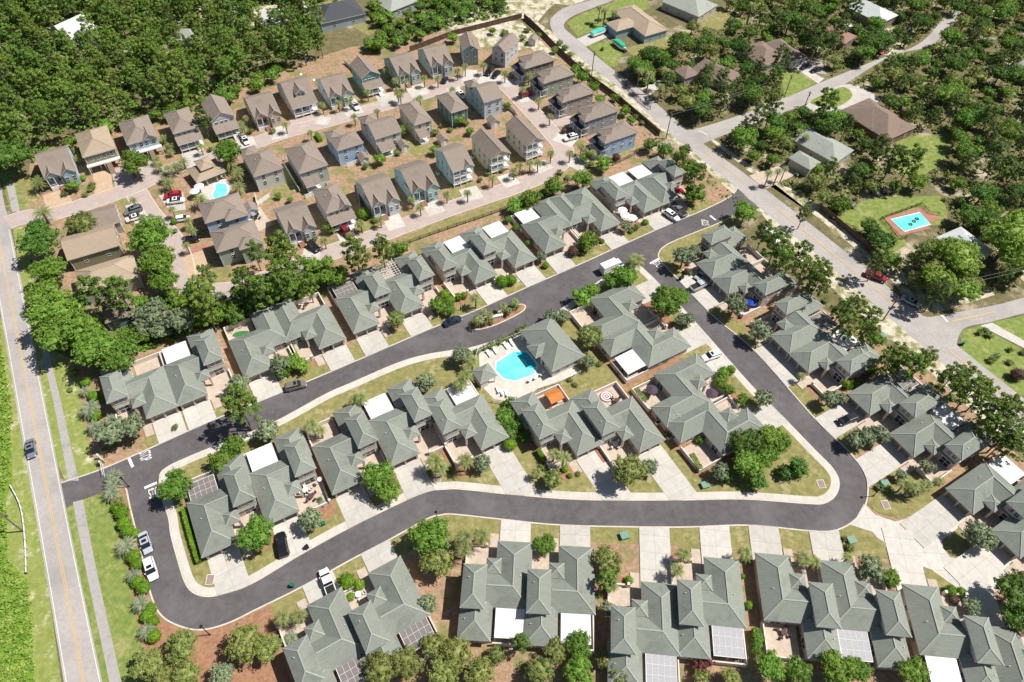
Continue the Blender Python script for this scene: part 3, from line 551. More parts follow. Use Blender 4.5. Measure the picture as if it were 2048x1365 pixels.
townhouse('low green roofed townhouse with a maroon bush at its front court', [((1133, 490.5), (1091, 507), 0, 'white', 'y'), ((1201, 463.5), (1243, 446.2), 0, 'room', 'y')], N_)
townhouse('townhouse nearest the east entrance with a white SUV and grey pickup parked outside', [((1289, 425.3), (1325.6, 410.4), 1, 'white', 'y'), ((1362.3, 395.5), (1325.6, 410.4), 1, 'white', 'none')], N_)
E_ = (1, 1)
townhouse('townhouse beside the stop bar with a silver pickup on its drive and a blue umbrella', [((1391.6, 527), (1423.9, 558.6), 1, 'open', 'y'), ((1456, 590.2), (1423.9, 558.6), 1, 'open', 'y')], E_)
townhouse('townhouse with a grey screen roof and a white patio cover backing on the power pole', [((1541, 672.2), (1577.9, 708), 1, 'screen', 'y'), ((1614.8, 743.7), (1577.9, 708), 1, 'white', 'y')], E_)
townhouse('townhouse with a black SUV on the drive at the east bend of the street', [((1740.8, 832.8), (1693.9, 786.9), 1, 'screen', 'y'), ((1828.7, 914.8), (1777.9, 868), 1, 'white', 'y')], E_)
townhouse('townhouse at the right edge above the curving concrete court', [((1947.8, 1030.9), (1890.2, 976.2), 1, 'white', 'y'), ((2042, 1119), (1980, 1060), 1, 'white', 'y')], E_)
townhouse('low townhouse between the clubhouse and the side leg of the street, white patio cover', [((1346.5, 653.9), (1384, 694.5), 0, 'white', 'y'), ((1294, 598.5), (1258, 560), 0, 'open', 'y')], (-1, -1))
townhouse('low townhouse with dark umbrellas in its walled courts', [((1429.4, 747.3), (1392.8, 706.5), 0, 'open', 'y'), ((1495.9, 817.8), (1535, 859), 0, 'open', 'y')], (-1, -1))
townhouse('townhouse with an orange canopy and a red target rug in its rear courts', [((1155, 911.8), (1207, 887.2), 1, 'open', 'y'), ((1279.7, 905.6), (1331.1, 879.7), 1, 'open', 'y')], N_)
townhouse('long townhouse of three units in the block with two white patio covers', [((724.6, 963.5), (668, 988.5), 1, 'open', 'y'), ((839.4, 908.2), (783, 932.2), 1, 'white', 'y'), ((966.6, 901), (1014.7, 874.4), 1, 'white', 'y')], N_)
townhouse('townhouse at the west end of the block with a clipped hedge along its flank', [((473, 1085), (404.9, 1115.8), 1, 'screen', 'y'), ((598, 1022), (534, 1051), 1, 'white', 'y')], N_)
townhouse('townhouse south of the street with a white pickup on its drive and screened patios', [((735.1, 1146.6), (801.2, 1111.7), 1, 'screen', 'y'), ((613.8, 1211.7), (682.7, 1173.8), 1, 'screen', 'y')], S_)
townhouse('bottom row townhouse with two white patio roofs facing the trees', [((996.2, 1081.9), (1064.2, 1085.7), 1, 'white', 'y'), ((1117.1, 1091.4), (1188.6, 1095.2), 1, 'white', 'y')], S_)
townhouse('stepped bottom row townhouse with pale screened patios and dark red shrubs', [((1283.3, 1163.1), (1353.3, 1169.8), 1, 'pale', 'y'), ((1406.5, 1113.8), (1478.5, 1120.7), 1, 'pale', 'y')], S_)
townhouse('bottom row townhouse with a brick rear court and one pale screened patio', [((1580.8, 1112.4), (1508.8, 1105.1), 1, 'open', 'y'), ((1708.4, 1125.9), (1637.4, 1120.7), 1, 'pale', 'y')], S_)
townhouse('townhouse in the bottom right corner below the triangular lawn', [((1876.4, 1175), (1802.9, 1167.3), 1, 'white', 'y'), ((2033, 1257), (1962, 1251), 1, 'open', 'y')], S_)
# ================================================================== COTTAGES
WC = {}
def wallmat(c):
    if c not in WC:
        k = 'siding_%d' % len(WC); M[k] = mat(k, c, tuple(v*.88 for v in c), 2, rough=.8); WC[c] = k
    return WC[c]
def rail(b, x0, x1, y, z, mi=0, h=.9):
    b.box(x0, y-.03, z+h-.08, x1, y+.03, z+h, mi); b.box(x0, y-.03, z+.08, x1, y+.03, z+.15, mi); n = max(2, int((x1-x0)/.28))
    for k in range(n+1): xk = x0+(x1-x0)*k/n; b.box(xk-.02, y-.02, z+.15, xk+.02, y+.02, z+h-.08, mi)
def cottage(label, p0, p1, back, z, kind, wall, feats='', roof='tan', rz_=None, cat='cottage', group='tan roofed cottages of the village', dmax=None, pitch=None):
    a, c, d = P(*p0, z).to_2d(), P(*p1, z).to_2d(), P(*back, z).to_2d(); e = (c-a); W = e.length; e.normalize(); n = Vector((-e.y, e.x)); D = (d-a).dot(n)
    if D < 0: n = -n; D = -D
    if rz_ is not None:
        m_ = (a+c)/2; e2 = Vector((math.cos(rz_), math.sin(rz_))); e = e2 if e2.dot(e) > 0 else -e2; n2 = Vector((-e.y, e.x)); n = n2 if n2.dot(n) > 0 else -n2; a = m_-e*W/2
    if dmax: D = min(D, dmax)
    flip = (e.x*n.y-e.y*n.x) < 0
    root = thing('cottage' if cat == 'cottage' else 'house', label, cat, (a.x, a.y, 0), math.atan2(e.y, e.x), group); T = Matrix.Identity(4)
    if flip: T = Matrix.Scale(-1, 4, (0, 1, 0))
    wm = wallmat(wall); rf, cp = roof+'_roof', {'tan': 'tan_cap', 'green': 'green_cap'}.get(roof, roof+'_roof'); ov = .35; F = feats.split()
    if pitch is None: pitch = .62 if kind != 'hip' else .5
    f0 = 1.0 if z > 3.6 else .3   # raised ground floor
    rects = []; wb_ = MB(T); y_front = 0
    porch = 2.2 if 'porch2' in F else 0
    if kind == 'hip': rects.append((0, 0, W, D, z, pitch, 'hip', None))
    elif kind == 'gf': rects.append((0, 0, W, D, z, pitch, 'gable', 'y'))
    else: rects.append((0, 0, W, D, z, pitch*.85, 'gable', 'x'))
    two = z > 5.2
    wallT = 0.35+porch
    if 'DG' in F:
        wb_.box(W*.5, ov, 0, W-ov, 2.3, z-.15); wb_.box(ov, 2.3, 0, W-ov, D-ov, z-.15); pg = 1.15
        rects += [(.1, -.35, W*.49, 5.6, z+.03, pg*.8, 'gable', 'y'), (W*.51, -.8, W-.1, 5.4, z+.02, pg*.8, 'gable', 'y')]; wb_.box(W*.51+ov, -.5, 0, W-.1-ov, ov-.01, z-.15)
    elif 'stilts' in F:
        wb_.box(ov, ov, 2.6, W-ov, D-ov, z-.15); wb_.box(W*.15, 3.5, 0, W*.8, D-ov, 2.6)
    else: wb_.box(ov, wallT, 0, W-ov, D-ov, z-.15)
    for r in rects:   # gable walls
        x0, y0, x1, y1, zz, p_, kd, ax = r
        if kd != 'gable': continue
        if ax == 'y':
            m_ = (x0+x1)/2; h = p_*((x1-x0)/2-ov); ys = (y0+ov+(0 if 'DG' in F else .0),) if y0 != 0 or True else ()
            for yy in (y0+.3, y1-ov if y1 == D else None):
                if yy is None: continue
                wb_.poly([(x0+ov, yy, zz-.2), (x1-ov, yy, zz-.2), (m_, yy, zz-.2+h+p_*0)], 0)
        else:
            m_ = (y0+y1)/2; h = p_*((y1-y0)/2-ov)
            for xx in (x0+ov+.002, x1-ov-.002): wb_.poly([(xx, y0+ov, zz-.2), (xx, y1-ov, zz-.2), (xx, m_, zz-.2+h)], 0)
    if 'dormer' in F:
        pz = pitch*.85; dy = D*.2; zz = z+pz*dy; r = (W*.30, dy-.5, W*.72, dy+5.2, zz+1.0, .8, 'gable', 'y'); rects.append(r)
        wb_.box(r[0]+.35, dy, zz-.3, r[2]-.35, dy+2.2, zz+.9); m_ = (r[0]+r[2])/2; wb_.poly([(r[0]+.35, dy-.01, zz+.8), (r[2]-.35, dy-.01, zz+.8), (m_, dy-.01, zz+.8+.8*(m_-r[0]-.35))])
        for s_ in (-.6, .6): win(root, T, (m_+s_, dy, zz+.45), (0, -1), .7, .8)
    if 'ell' in F: rects.append((-.2, D-1.5, W*.55, D+3.6, z-.05, pitch, 'hip', None)); wb_.box(.15, D-.5, 0, W*.55-ov, D+3.2, z-.3)
    if 'ellr' in F: rects.append((W*.5, D-1.5, W+1.2, D+3, z-.05, pitch, 'hip', None)); wb_.box(W*.5+ov, D-.5, 0, W+.85, D+2.6, z-.3)
    if 'fg' in F: rects.append((W*.5, -.3, W-.05, 4.5, z+.02, .75, 'gable', 'y')); m_ = W*.75; wb_.poly([(W*.5+.3, .02, z-.2), (W-.35, .02, z-.2), (m_, .02, z-.2+.75*(W*.25-.3))])
    if 'side' in F: rects.append((W*.46, -1.6, W, 3.5, z+.012, pitch, 'hip', None)); wb_.box(W*.46+ov, -1.25, 0, W-ov, .36, z-.16)
    wb_.build('walls', wm, root)
    b = MB(T)
    for i, r in enumerate(rects): add_roof(b, r, [o for j, o in enumerate(rects) if j != i], cap=roof in ('tan', 'green', 'buff'), soffit=False)
    b.build('roof', [rf, 'trim', cp], root)
    cb = MB(T)   # corner boards
    for xx in (ov-.06, W-ov-.06):
        for yy in ((wallT if 'DG' not in F else 2.3)-.06 if 'stilts' not in F else .3, D-ov-.06): post(root, T, 'corner_board', xx, yy, 0 if 'stilts' not in F else 2.6, xx+.12, yy+.12, z-.2)
    pr_ = cb
    if 'DG' in F:
        xa, xb = .35, W*.49-.1; pr_.box(xa, -.1, .0, xb, 2.29, f0)
        for xx in (xa+.1, (xa+xb)/2, xb-.1): post(root, T, 'porch_column', xx-.09, -.1, f0, xx+.09, .08, z-.2)
        rail(pr_, xa, (xa+xb)/2, -.02, f0); 
        win(root, T, ((xa+xb)/2-.6, 2.28, f0+1.4), (0, -1), .8, 1.5); win(root, T, (xb-.8, 2.28, f0+1.1), (0, -1), .9, 2.0, 'front_door')
        for s_ in (.63, .85): win(root, T, (W*s_, -.5, f0+1.45), (0, -1), .75, 1.5)
        st = MB(T)
        for k in range(5): st.box(xb-1.5, -.35-k*.3, 0, xb-.1, -.1-k*.3, f0-.18*k)
        st.build('steps', 'redbrick', root)
    if 'porch2' in F:
        for zz in ([f0, 3.3] if two else [f0]):
            pr_.box(.3, .25, zz-.2, W-.3, wallT-.01, zz); rail(pr_, .4, W-.4, .33, zz); 
            for xx in (.38, W-.38): b2 = None; pr_.box(xx-.03, .4, zz+.82, xx+.03, wallT-.05, zz+.9)
        for k in range(4): xx = .42+(W-.84)*k/3; post(root, T, 'porch_column', xx-.1, .25, 0, xx+.1, .43, z-.2)
        for zz in ([f0, 3.3] if two else [f0]):
            for k in range(3): win(root, T, (W*(.25+.25*k), wallT, zz+1.2), (0, -1), 1.0, 1.9)
    if 'porchroof' in F:
        zr = 3.4; pr_.box(.3, -2.3, f0-.2, W-.3, .34, f0); rail(pr_, .4, W*.6, -2.25, f0)
        for k in range(4): xx = .4+(W-.8)*k/3; post(root, T, 'porch_column', xx-.09, -2.3, 0, xx+.09, -2.12, zr-.25)
        pb = MB(T); pb.poly([(.0, -2.6, zr-.2), (W, -2.6, zr-.2), (W, .34, zr+.75), (0, .34, zr+.75)]); pb.box(0, -2.62, zr-.42, W, -2.5, zr-.22, 1); pb.poly([(0, -2.6, zr-.3), (0, .34, zr+.65), (0, .34, zr-.3)], 1); pb.poly([(W, -2.6, zr-.3), (W, .34, zr+.65), (W, .34, zr-.3)], 1)
        pb.build('porch_roof', [rf if 'darkporch' not in F else 'dark_roof', 'trim'], root)
        st = MB(T)
        for k in range(5): st.box(W*.65, -2.6-k*.3, 0, W*.85, -2.31-k*.3, f0-.18*k)
        st.build('steps', 'trim', root)
    if 'stilts' in F:
        for k in range(4):
            xx = .5+(W-1)*k/3
            for yy in (.5, 3.2): post(root, T, 'stilt', xx-.14, yy-.14, 0, xx+.14, yy+.14, 2.44)
        pr_.box(0, -1.2, 2.45, W, .34, 2.6); rail(pr_, 0, W, -1.15, 2.6); [post(root, T, 'stilt', xx-.1, -1.2, 0, xx+.1, -1, 2.45) for xx in (.2, W*.5, W-.2)]
        st = MB(T)
        for k in range(8): st.box(W*.55, -1.5-k*.28, 0, W*.7, -1.22-k*.28, 2.45-.3*k)
        st.build('steps', 'woodlight', root)
    if cb.f: cb.build('porch', 'white', root)
    if 'shed' in F:
        pb = MB(T); pb.box(W*.1, -2.6, 0, W*.55, .34, .5, 1); pb.poly([(W*.05, -2.9, 2.6), (W*.6, -2.9, 2.6), (W*.6, .34, 3.6), (W*.05, .34, 3.6)]); pb.box(W*.05, -2.92, 2.4, W*.6, -2.8, 2.6, 1)
        for xx in (W*.1, W*.33, W*.55): pb.box(xx-.07, -2.6, .5, xx+.07, -2.46, 2.5, 1)
        pb.build('screen_porch', [rf, 'white'], root)
    # windows of the visible walls
    lv = [1.6+f0-.3, 4.3] if two else [z-1.75]
    if 'stilts' in F: lv = [4.1]
    sx = [(.35, -1), (W-.35, 1)]
    for xx, s_ in sx:
        for zz in lv:
            for k in range(3): win(root, T, (xx, wallT+1+(D-wallT-2)*(k+.3)/2.6, zz), (s_, 0), .7, 1.2)
    if 'DG' not in F and 'porch2' not in F:
        for zz in lv:
            if 'porchroof' in F or 'stilts' in F: xs = [.2, .42, .6, .82]
            else: xs = [.3, .72]
            for s_ in xs:
                yy = -1.25 if ('side' in F and s_ > .46) else ov
                win(root, T, (W*s_, yy, zz), (0, -1), .85, 1.35)
    win(root, T, (W*.3, D-.35, lv[-1]), (0, 1), .9, 1.2); win(root, T, (W*.7, D-.35, lv[-1]), (0, 1), .9, 1.2)
    vents(root, T, [(W*.62, D*.55, z+.5)] if kind != 'hip' else [(W*.3, D*.5, z+pitch*W*.3)])
    ex_ = [(mtx(root) @ T @ Vector(q)).to_2d() for q in ((-1, -3, 0), (W+1, -3, 0), (W+1, D+1, 0), (-1, D+1, 0))]; EXCL.append([tuple(v) for v in ex_])
    return root
G_ = R(31.6)
LB, TL, WH, CRM, OLV, GRY, TAU, SAG, DGR, BLU, MNT = (.42, .55, .62), (.19, .36, .35), (.68, .69, .68), (.66, .60, .42), (.27, .26, .17), (.36, .38, .40), (.42, .37, .33), (.36, .41, .33), (.09, .19, .16), (.38, .52, .72), (.52, .63, .58)
BEI = (.55, .45, .32)
cottage('pale blue cottage with twin front gables at the west end of the lane', (88.7, 360.3), (152.6, 339.5), (71.4, 308.3), 4.2, 'gs', LB, 'DG', rz_=G_)
cottage('olive cottage on stilts with a row of screened windows and a buff hip roof', (164.5, 315.1), (231.4, 297.9), (149.6, 266.7), 5.4, 'hip', OLV, 'stilts', 'buff', rz_=G_)
cottage('pale blue cottage on stilts with a balcony, behind the round oak', (253.7, 291.3), (314.7, 272.6), (236.8, 245.8), 5.4, 'hip', (.42, .52, .56), 'stilts fg', 'tan', rz_=G_)
cottage('light blue two storey cottage beside the dark conifer', (346, 269), (396.5, 253.3), (322, 229.5), 5.6, 'hip', LB, 'porchroof', rz_=G_)
cottage('beige two storey cottage with five dark shutters and a white car at its side', (421.6, 244.8), (469.2, 230.9), (402.3, 207.7), 5.8, 'gf', (.60, .60, .60), 'porchroof', rz_=G_)
cottage('tan twin gabled cottage with brick steps against the pines', (509.4, 239.8), (562, 224.9), (482.6, 196.7), 4.2, 'gs', BEI, 'DG', rz_=G_)
cottage('white cottage with one large dormer and a full width front porch', (585.2, 219.6), (636.4, 204.7), (556.1, 165.4), 3.9, 'gs', (.58, .66, .74), 'dormer porch2', rz_=G_)
cottage('mint twin gabled cottage with a white SUV on its drive', (658.1, 198.1), (707.1, 184.2), (628.3, 159.5), 4.1, 'gs', MNT, 'DG', rz_=G_)
cottage('teal two storey cottage with a front gable and dark shutters', (723.1, 159), (760.9, 147.7), (695.5, 130.1), 5.8, 'gf', TL, 'porchroof', rz_=G_)
cottage('blue green twin gabled cottage with two palms in front', (797.5, 154.5), (840.6, 141.1), (764.8, 117.9), 4.1, 'gs', (.44, .52, .50), 'DG', rz_=G_)
cottage('pale grey green twin gabled cottage with high white steps', (863, 136), (906.6, 124.2), (828, 101), 4.3, 'gs', (.50, .58, .56), 'DG', rz_=R(29))
cottage('narrow slate blue two storey cottage at the head of the lane', (923.9, 102), (958.1, 99.5), (920.3, 74.2), 5.8, 'gf', (.26, .35, .36), 'fg', cat='cottage')
cottage('narrow grey two storey cottage with a bright side wall beside the white sand lot', (981.9, 96.5), (1011.6, 105.5), (1029, 73), 5.8, 'gf', (.50, .50, .50), 'fg', dmax=10)
Gb = R(-58.4)
cottage('olive brown cottage with a dark porch roof, topmost of the row by the east road', (1033.1, 115.1), (1059.8, 135), (1112.9, 119.5), 5.8, 'hip', (.27, .25, .19), 'porchroof darkporch side', rz_=Gb)
cottage('sage green cottage with a dark porch roof and a red car outside', (1072.8, 144.1), (1095, 165.4), (1155.5, 154.3), 5.8, 'hip', SAG, 'porchroof darkporch side', rz_=Gb)
cottage('taupe cottage with a dark porch roof in the middle of its row', (1110, 181.8), (1133.8, 203.1), (1198.2, 192), 5.8, 'hip', TAU, 'porchroof darkporch side', rz_=Gb)
cottage('grey cottage with a dark porch roof and a white SUV below it', (1154.9, 218.1), (1177.3, 242.2), (1243.4, 228.3), 5.8, 'hip', (.33, .35, .37), 'porchroof darkporch side', rz_=Gb)
cottage('bright blue cottage with a dark porch roof, nearest the green townhouses', (1193.2, 260.2), (1217.9, 284.8), (1283.2, 271.8), 5.8, 'hip', BLU, 'porchroof darkporch side', rz_=Gb)
cottage('white cottage with two rear windows beside the small pool house palms', (507.2, 353.8), (566.7, 336.5), (542, 296.4), 5.6, 'hip', (.60, .60, .58), 'ell', rz_=G_, dmax=10.5)
cottage('grey hip roofed cottage with white rear columns and a long fence', (597.9, 347.8), (656.5, 330), (568.2, 297.8), 5.6, 'hip', (.42, .47, .47), 'shed', rz_=G_)
cottage('bright blue cottage with a small garden shed behind it', (673.7, 302), (727.7, 286.1), (654.5, 277.7), 5.6, 'hip', BLU, 'ell', rz_=G_)
cottage('cream gabled cottage with a shed roofed rear porch', (750.3, 279.4), (803.3, 262.2), (720.3, 249.5), 5.6, 'gs', (.63, .63, .54), 'shed ell', rz_=G_)
cottage('narrow white cottage with a low roofed back porch above a square lawn', (828.3, 251.2), (865.6, 239.7), (796.4, 210.7), 5.6, 'hip', (.60, .58, .52), 'shed', rz_=G_)
cottage('dark green hip roofed cottage with four white windows', (902.1, 226.5), (937, 216), (868.8, 192.3), 5.5, 'hip', DGR, '', rz_=G_)
cottage('tall pale blue cottage with a wing towards the lane corner', (968.3, 205.9), (1006.8, 193.6), (948.3, 171.8), 6.2, 'gs', (.52, .60, .68), 'ell', rz_=G_)
cottage('white gabled cottage with a double porch at the bend of the brick lane', (1052.7, 293.7), (1092, 280.9), (1009.9, 248.8), 5.8, 'gf', (.62, .62, .60), 'porch2', rz_=G_)
cottage('cream yellow gabled cottage with a double front porch', (981.7, 320.6), (1022.7, 306.5), (939.3, 275.7), 5.8, 'gf', CRM, 'porch2', rz_=G_)
cottage('pale blue cottage with a double porch under one front gable', (905, 345), (949.6, 331.7), (866.2, 298.8), 5.8, 'gs', (.52, .64, .66), 'porch2 fg', rz_=G_)
cottage('aqua twin gabled cottage beside the double porch cottage', (823.9, 389), (877.9, 370.4), (782.8, 336.6), 4.5, 'gs', (.42, .62, .64), 'DG', rz_=G_)
cottage('pale grey blue twin gabled cottage in the lower lane row', (744.2, 416.8), (799.7, 397.8), (706.2, 363.3), 4.5, 'gs', (.55, .62, .66), 'DG', rz_=G_)
cottage('white two storey cottage with a small roof gable and a red car before its porch', (651.4, 427.2), (703.5, 410.9), (621.7, 381.1), 5.6, 'hip', (.56, .54, .50), 'porchroof fg', rz_=G_)
cottage('pale cottage with twin gables half hidden by a tall pine', (573, 469), (633, 452.5), (539.9, 418.3), 4.5, 'gs', (.56, .60, .62), 'DG', rz_=G_)
GN = R(29)
cottage('powder blue cottage with a dark side porch next to the village pool', (409.1, 445), (493.8, 425.1), (396, 405), 5.4, 'hip', (.40, .52, .68), 'side', rz_=GN)
cottage('sage green cottage with a dark side porch below the powder blue one', (432.9, 503.7), (525, 480), (418.9, 463), 5.4, 'hip', (.40, .47, .40), 'side', rz_=GN)
cottage('tan roofed cottage partly behind a pine at the lane corner', (152, 471), (240.6, 441.9), (214, 400), 3.8, 'gs', (.40, .38, .34), '', rz_=GN, dmax=8)
cottage('olive walled cottage with a broad buff roof and three white windows', (134.4, 522.5), (240, 490), (126.6, 474), 4.2, 'gs', OLV, '', 'buff', rz_=GN, dmax=9.5)
cottage('buff roofed cottage with a screened porch among oaks', (158, 591), (278.1, 552.2), (143.8, 545), 4.2, 'hip', (.42, .40, .32), '', 'buff', rz_=GN, dmax=9.5)
cottage('low brown roofed cottage nearly lost under the trees', (210, 648), (272, 626), (201, 612), 3.2, 'hip', (.16, .25, .25), '', 'brown', rz_=GN, dmax=8)
# houses outside the two estates
def house(label, p0, p1, back, z, kind, wall, roof, extra=None, feats='', dmax=None, pitch=.42):
    r = cottage(label, p0, p1, back, z, kind, wall, feats, roof, cat='house', group='houses in the surrounding woods', dmax=dmax, pitch=pitch)
    if extra:
        inv = mtx(r).inverted()
        for q in extra:
            a, c, d = P(*q[0], z).to_2d(), P(*q[1], z).to_2d(), P(*q[2], z).to_2d(); m0 = mtx(r); ex_ = m0.to_3x3() @ Vector((1, 0, 0)); e = ex_.to_2d(); n = Vector((-e.y, e.x)); o = m0.translation.to_2d()
            xs = [(v-o).dot(e) for v in (a, c, d)]; ys = [(v-o).dot(n) for v in (a, c, d)]; rr_ = (min(xs), min(ys), max(xs), max(ys), z+.02, pitch, 'hip', None)
            b = MB(); add_roof(b, rr_, (), cap=False, soffit=False); b.build('wing_roof', [roof+'_roof', 'trim', roof+'_roof'], r)
            b = MB(); b.box(rr_[0]+.4, rr_[1]+.4, 0, rr_[2]-.4, rr_[3]-.4, z-.15); b.build('wing_walls', wallmat(wall), r)
            EXCL.append([tuple((m0 @ Vector(v)).to_2d()) for v in ((rr_[0], rr_[1], 0), (rr_[2], rr_[1], 0), (rr_[2], rr_[3], 0), (rr_[0], rr_[3], 0))])
    return r
house('buff roofed house inside the road bend with a boat on its drive', (1290.3, 72.9), (1336.4, 59.5), (1262, 10.4), 3.1, 'hip', (.30, .42, .48), 'buff', [((1211, 46), (1233.8, 61.6), (1280, 50))])
house('small square brown roofed garage house beside the east road', (1346.8, 139.8), (1370.6, 157.6), (1376.8, 131), 2.9, 'hip', (.45, .40, .34), 'brown')
house('brown roofed house with a cut gable behind palms', (1456.9, 169.5), (1483.7, 147.2), (1427, 104), 3.1, 'hip', (.45, .40, .34), 'brown')
house('grey brown house with two dark cars on its drive', (1583.8, 123.4), (1615, 114.5), (1554, 78.8), 3.1, 'hip', (.60, .58, .54), 'brown', [((1520, 131), (1566, 122), (1525, 82))])
house('reddish roofed house deep in the woods', (1690, 88), (1714, 72.3), (1634.4, 32.7), 3.1, 'hip', (.30, .22, .18), 'red')
house('house with a pale metal roof beyond the reddish one', (1762.3, 47.6), (1797.4, 30.6), (1735, -8), 3.3, 'hip', (.30, .24, .20), 'metal')
house('large brown roofed house beside the curved drive', (1775, 281), (1833, 254.4), (1735, 197.8), 3.2, 'hip', (.26, .15, .11), 'brown', [((1690, 227), (1745, 262), (1738, 200))])
house('grey green roofed house with a detached wing among palms', (1671, 327.2), (1708.2, 300.5), (1627.9, 246.9), 3.1, 'hip', (.50, .47, .40), 'grey', [((1577, 316), (1606, 331), (1642, 325))])
house('white roofed house behind the maple near the brick edged pool', (1938, 526), (1988, 503), (1925, 452), 3.1, 'hip', (.55, .53, .5), 'metal')
house('grey roofed house at the top edge with a lit lawn', (1397.4, 34.2), (1436, 10), (1360, -18), 3.1, 'hip', (.50, .46, .4), 'grey')
house('brick gabled house cut by the right edge', (2021, 140), (2070, 160), (2055, 100), 3.2, 'gf', (.26, .18, .15), 'grey')
house('white metal roofed house standing alone in the pine wood', (97, 62), (138, 82), (118, 20), 5.5, 'gf', (.55, .55, .54), 'metal', pitch=.6, dmax=14)
house('blue grey house with a slate hip roof behind the village', (640.9, 48), (731.8, 27), (628, 14), 3.4, 'hip', (.36, .43, .50), 'slate', pitch=.5)
house('grey roofed house at the top edge beside the slate roofed one', (780.7, 24), (836, 2), (755, -10), 3.2, 'hip', (.42, .44, .46), 'grey')
house('low grey roofed house between pines and a dirt drive', (339, 80), (395.5, 82), (334, 56), 3, 'hip', (.5, .5, .48), 'grey')
house('small white roofed outbuilding in a sandy clearing', (522, 50), (566, 46), (514, 22), 2.8, 'hip', (.6, .6, .6), 'metal', pitch=.15)
# ================================================================== CLUBHOUSE, POOLS
def frame_of(p0, p1, back, z):
    a, c, d = P(*p0, z).to_2d(), P(*p1, z).to_2d(), P(*back, z).to_2d(); e = (c-a); W = e.length; e.normalize(); n = Vector((-e.y, e.x)); D = (d-a).dot(n); return a, math.atan2(e.y, e.x), W, D
a, rz, W, D = frame_of((1104.6, 744.2), (1169.6, 712), (1043, 660.5), 3.3)
r = thing('clubhouse', 'open sided clubhouse with a long green hip roof beside the community pool', 'clubhouse', (a.x, a.y, 0), rz)
rects = [(0, 0, W, D, 3.3, .55, 'hip', None)]; 
b = MB(); add_roof(b, rects[0], []); add_roof(b, (-1.2, D*.36, 5, D*.64, 3.55, .62, 'hip', None), rects, cap=True); b.build('roof', ['green_roof', 'trim', 'green_cap'], r)
b = MB(); b.box(W*.42, .5, 0, W-.5, D-.5, 3.1); b.box(.5, .5, 0, W*.42-.01, 4, 3.1); b.build('walls', 'stucco_pale', r)
for yy in (5, 8.3, 11, D-3.4, D-.6): post(r, Matrix.Identity(4), 'column', .35, yy-.22, 0, .79, yy+.22, 3.1)
I4 = Matrix.Identity(4)
for xx in (2, 4.5, W-2): win(r, I4, (xx, .5, 1.6), (0, -1), 1, 1.3)
for yy in (5, 9, 13): win(r, I4, (W-.5, yy, 1.6), (1, 0), 1, 1.3)
ex([(1035, 655), (1106, 628), (1180, 712), (1104, 755)])
a, rz, W, D = frame_of((961, 768), (995, 751), (946, 741), 2.9)
r = thing('pool_pavilion', 'small square pavilion with a pyramid roof at the west corner of the pool', 'pavilion', (a.x, a.y, 0), rz)
b = MB(); add_roof(b, (0, 0, W, D, 2.9, .6, 'hip', None), []); b.build('roof', ['green_roof', 'trim', 'green_cap'], r)
b = MB(); b.box(.3, .3, 0, W*.5, D-.3, 2.7); b.build('walls', 'stucco_pale', r); post(r, Matrix.Identity(4), 'column', W-.6, .3, 0, W-.3, .6, 2.7); post(r, Matrix.Identity(4), 'column', W-.6, D-.6, 0, W-.3, D-.3, 2.7)
slab('pool_deck', [(958, 708), (1045, 668), (1098, 745), (1150, 735), (1168, 745), (1078, 778), (1062, 790), (1024, 806), (988, 800), (960, 770)], .22, 'white_deck' if 'white_deck' in M else 'walk')
M['water'] = mat('pool_water', (.10, .62, .58), (.22, .74, .70), .35, rough=.06, spec=.6)
M['water_deep'] = mat('pool_steps', (.02, .42, .58), rough=.1)
def pool(label, pts, z=.26, cat='swimming pool', water='water', coping='white', w_=.35):
    q = PL(pts); c = sum(q, Vector((0, 0)))/len(q); t = thing('swimming_pool', label, cat, (c.x, c.y, 0)); q = [v-c for v in q]
    ar = sum(q[i].x*q[(i+1) % len(q)].y-q[(i+1) % len(q)].x*q[i].y for i in range(len(q)))
    if ar < 0: q = q[::-1]
    o = offset(q, -w_, True); b = MB(); n = len(q)
    for i in range(n):
        j = (i+1) % n; b.poly([(q[i].x, q[i].y, z+.04), (q[j].x, q[j].y, z+.04), (o[j].x, o[j].y, z+.04), (o[i].x, o[i].y, z+.04)]); b.poly([(q[i].x, q[i].y, z-.1), (q[j].x, q[j].y, z-.1), (q[j].x, q[j].y, z+.04), (q[i].x, q[i].y, z+.04)]); b.poly([(o[i].x, o[i].y, 0), (o[j].x, o[j].y, 0), (o[j].x, o[j].y, z+.04), (o[i].x, o[i].y, z+.04)])
    b.build('coping', coping, t); b = MB(); b.poly([(v.x, v.y, z) for v in q]); b.build('water', water, t); return t, c, z
t_, c_, z_ = pool('turquoise eight sided community pool beside the clubhouse', [(993, 727), (1028, 704), (1054, 706), (1074, 731), (1068, 750), (1031, 763), (1008, 759), (992, 742)])
b = MB(); q = [P(*v, .2).to_2d()-c_ for v in ((1031, 705), (1054, 707), (1073, 731), (1062, 738), (1051, 722), (1040, 716))]; b.poly([(v.x, v.y, z_+.012) for v in q]); b.build('steps', 'water_deep', t_)
t_, c_, z_ = pool('small kidney shaped pool of the cottage village', smooth_line([(432, 380), (431, 372), (440, 369), (452, 371), (455, 380), (452, 392), (440, 400), (428, 397), (427, 388)], True, 3))
slab('pool_deck', [(395, 368), (445, 352), (465, 372), (455, 398), (430, 405), (405, 398), (388, 385)], .2, 'walk')
slab('pool_deck', [(1767, 436), (1843, 416), (1880, 438), (1850, 452), (1862, 458), (1795, 474)], .16, 'redbrick')
pool('rectangular turquoise pool with a red brick surround and float rings', [(1782, 441), (1839, 427), (1859, 450), (1808, 464)], .2, coping='white', w_=.3)
b = MB()
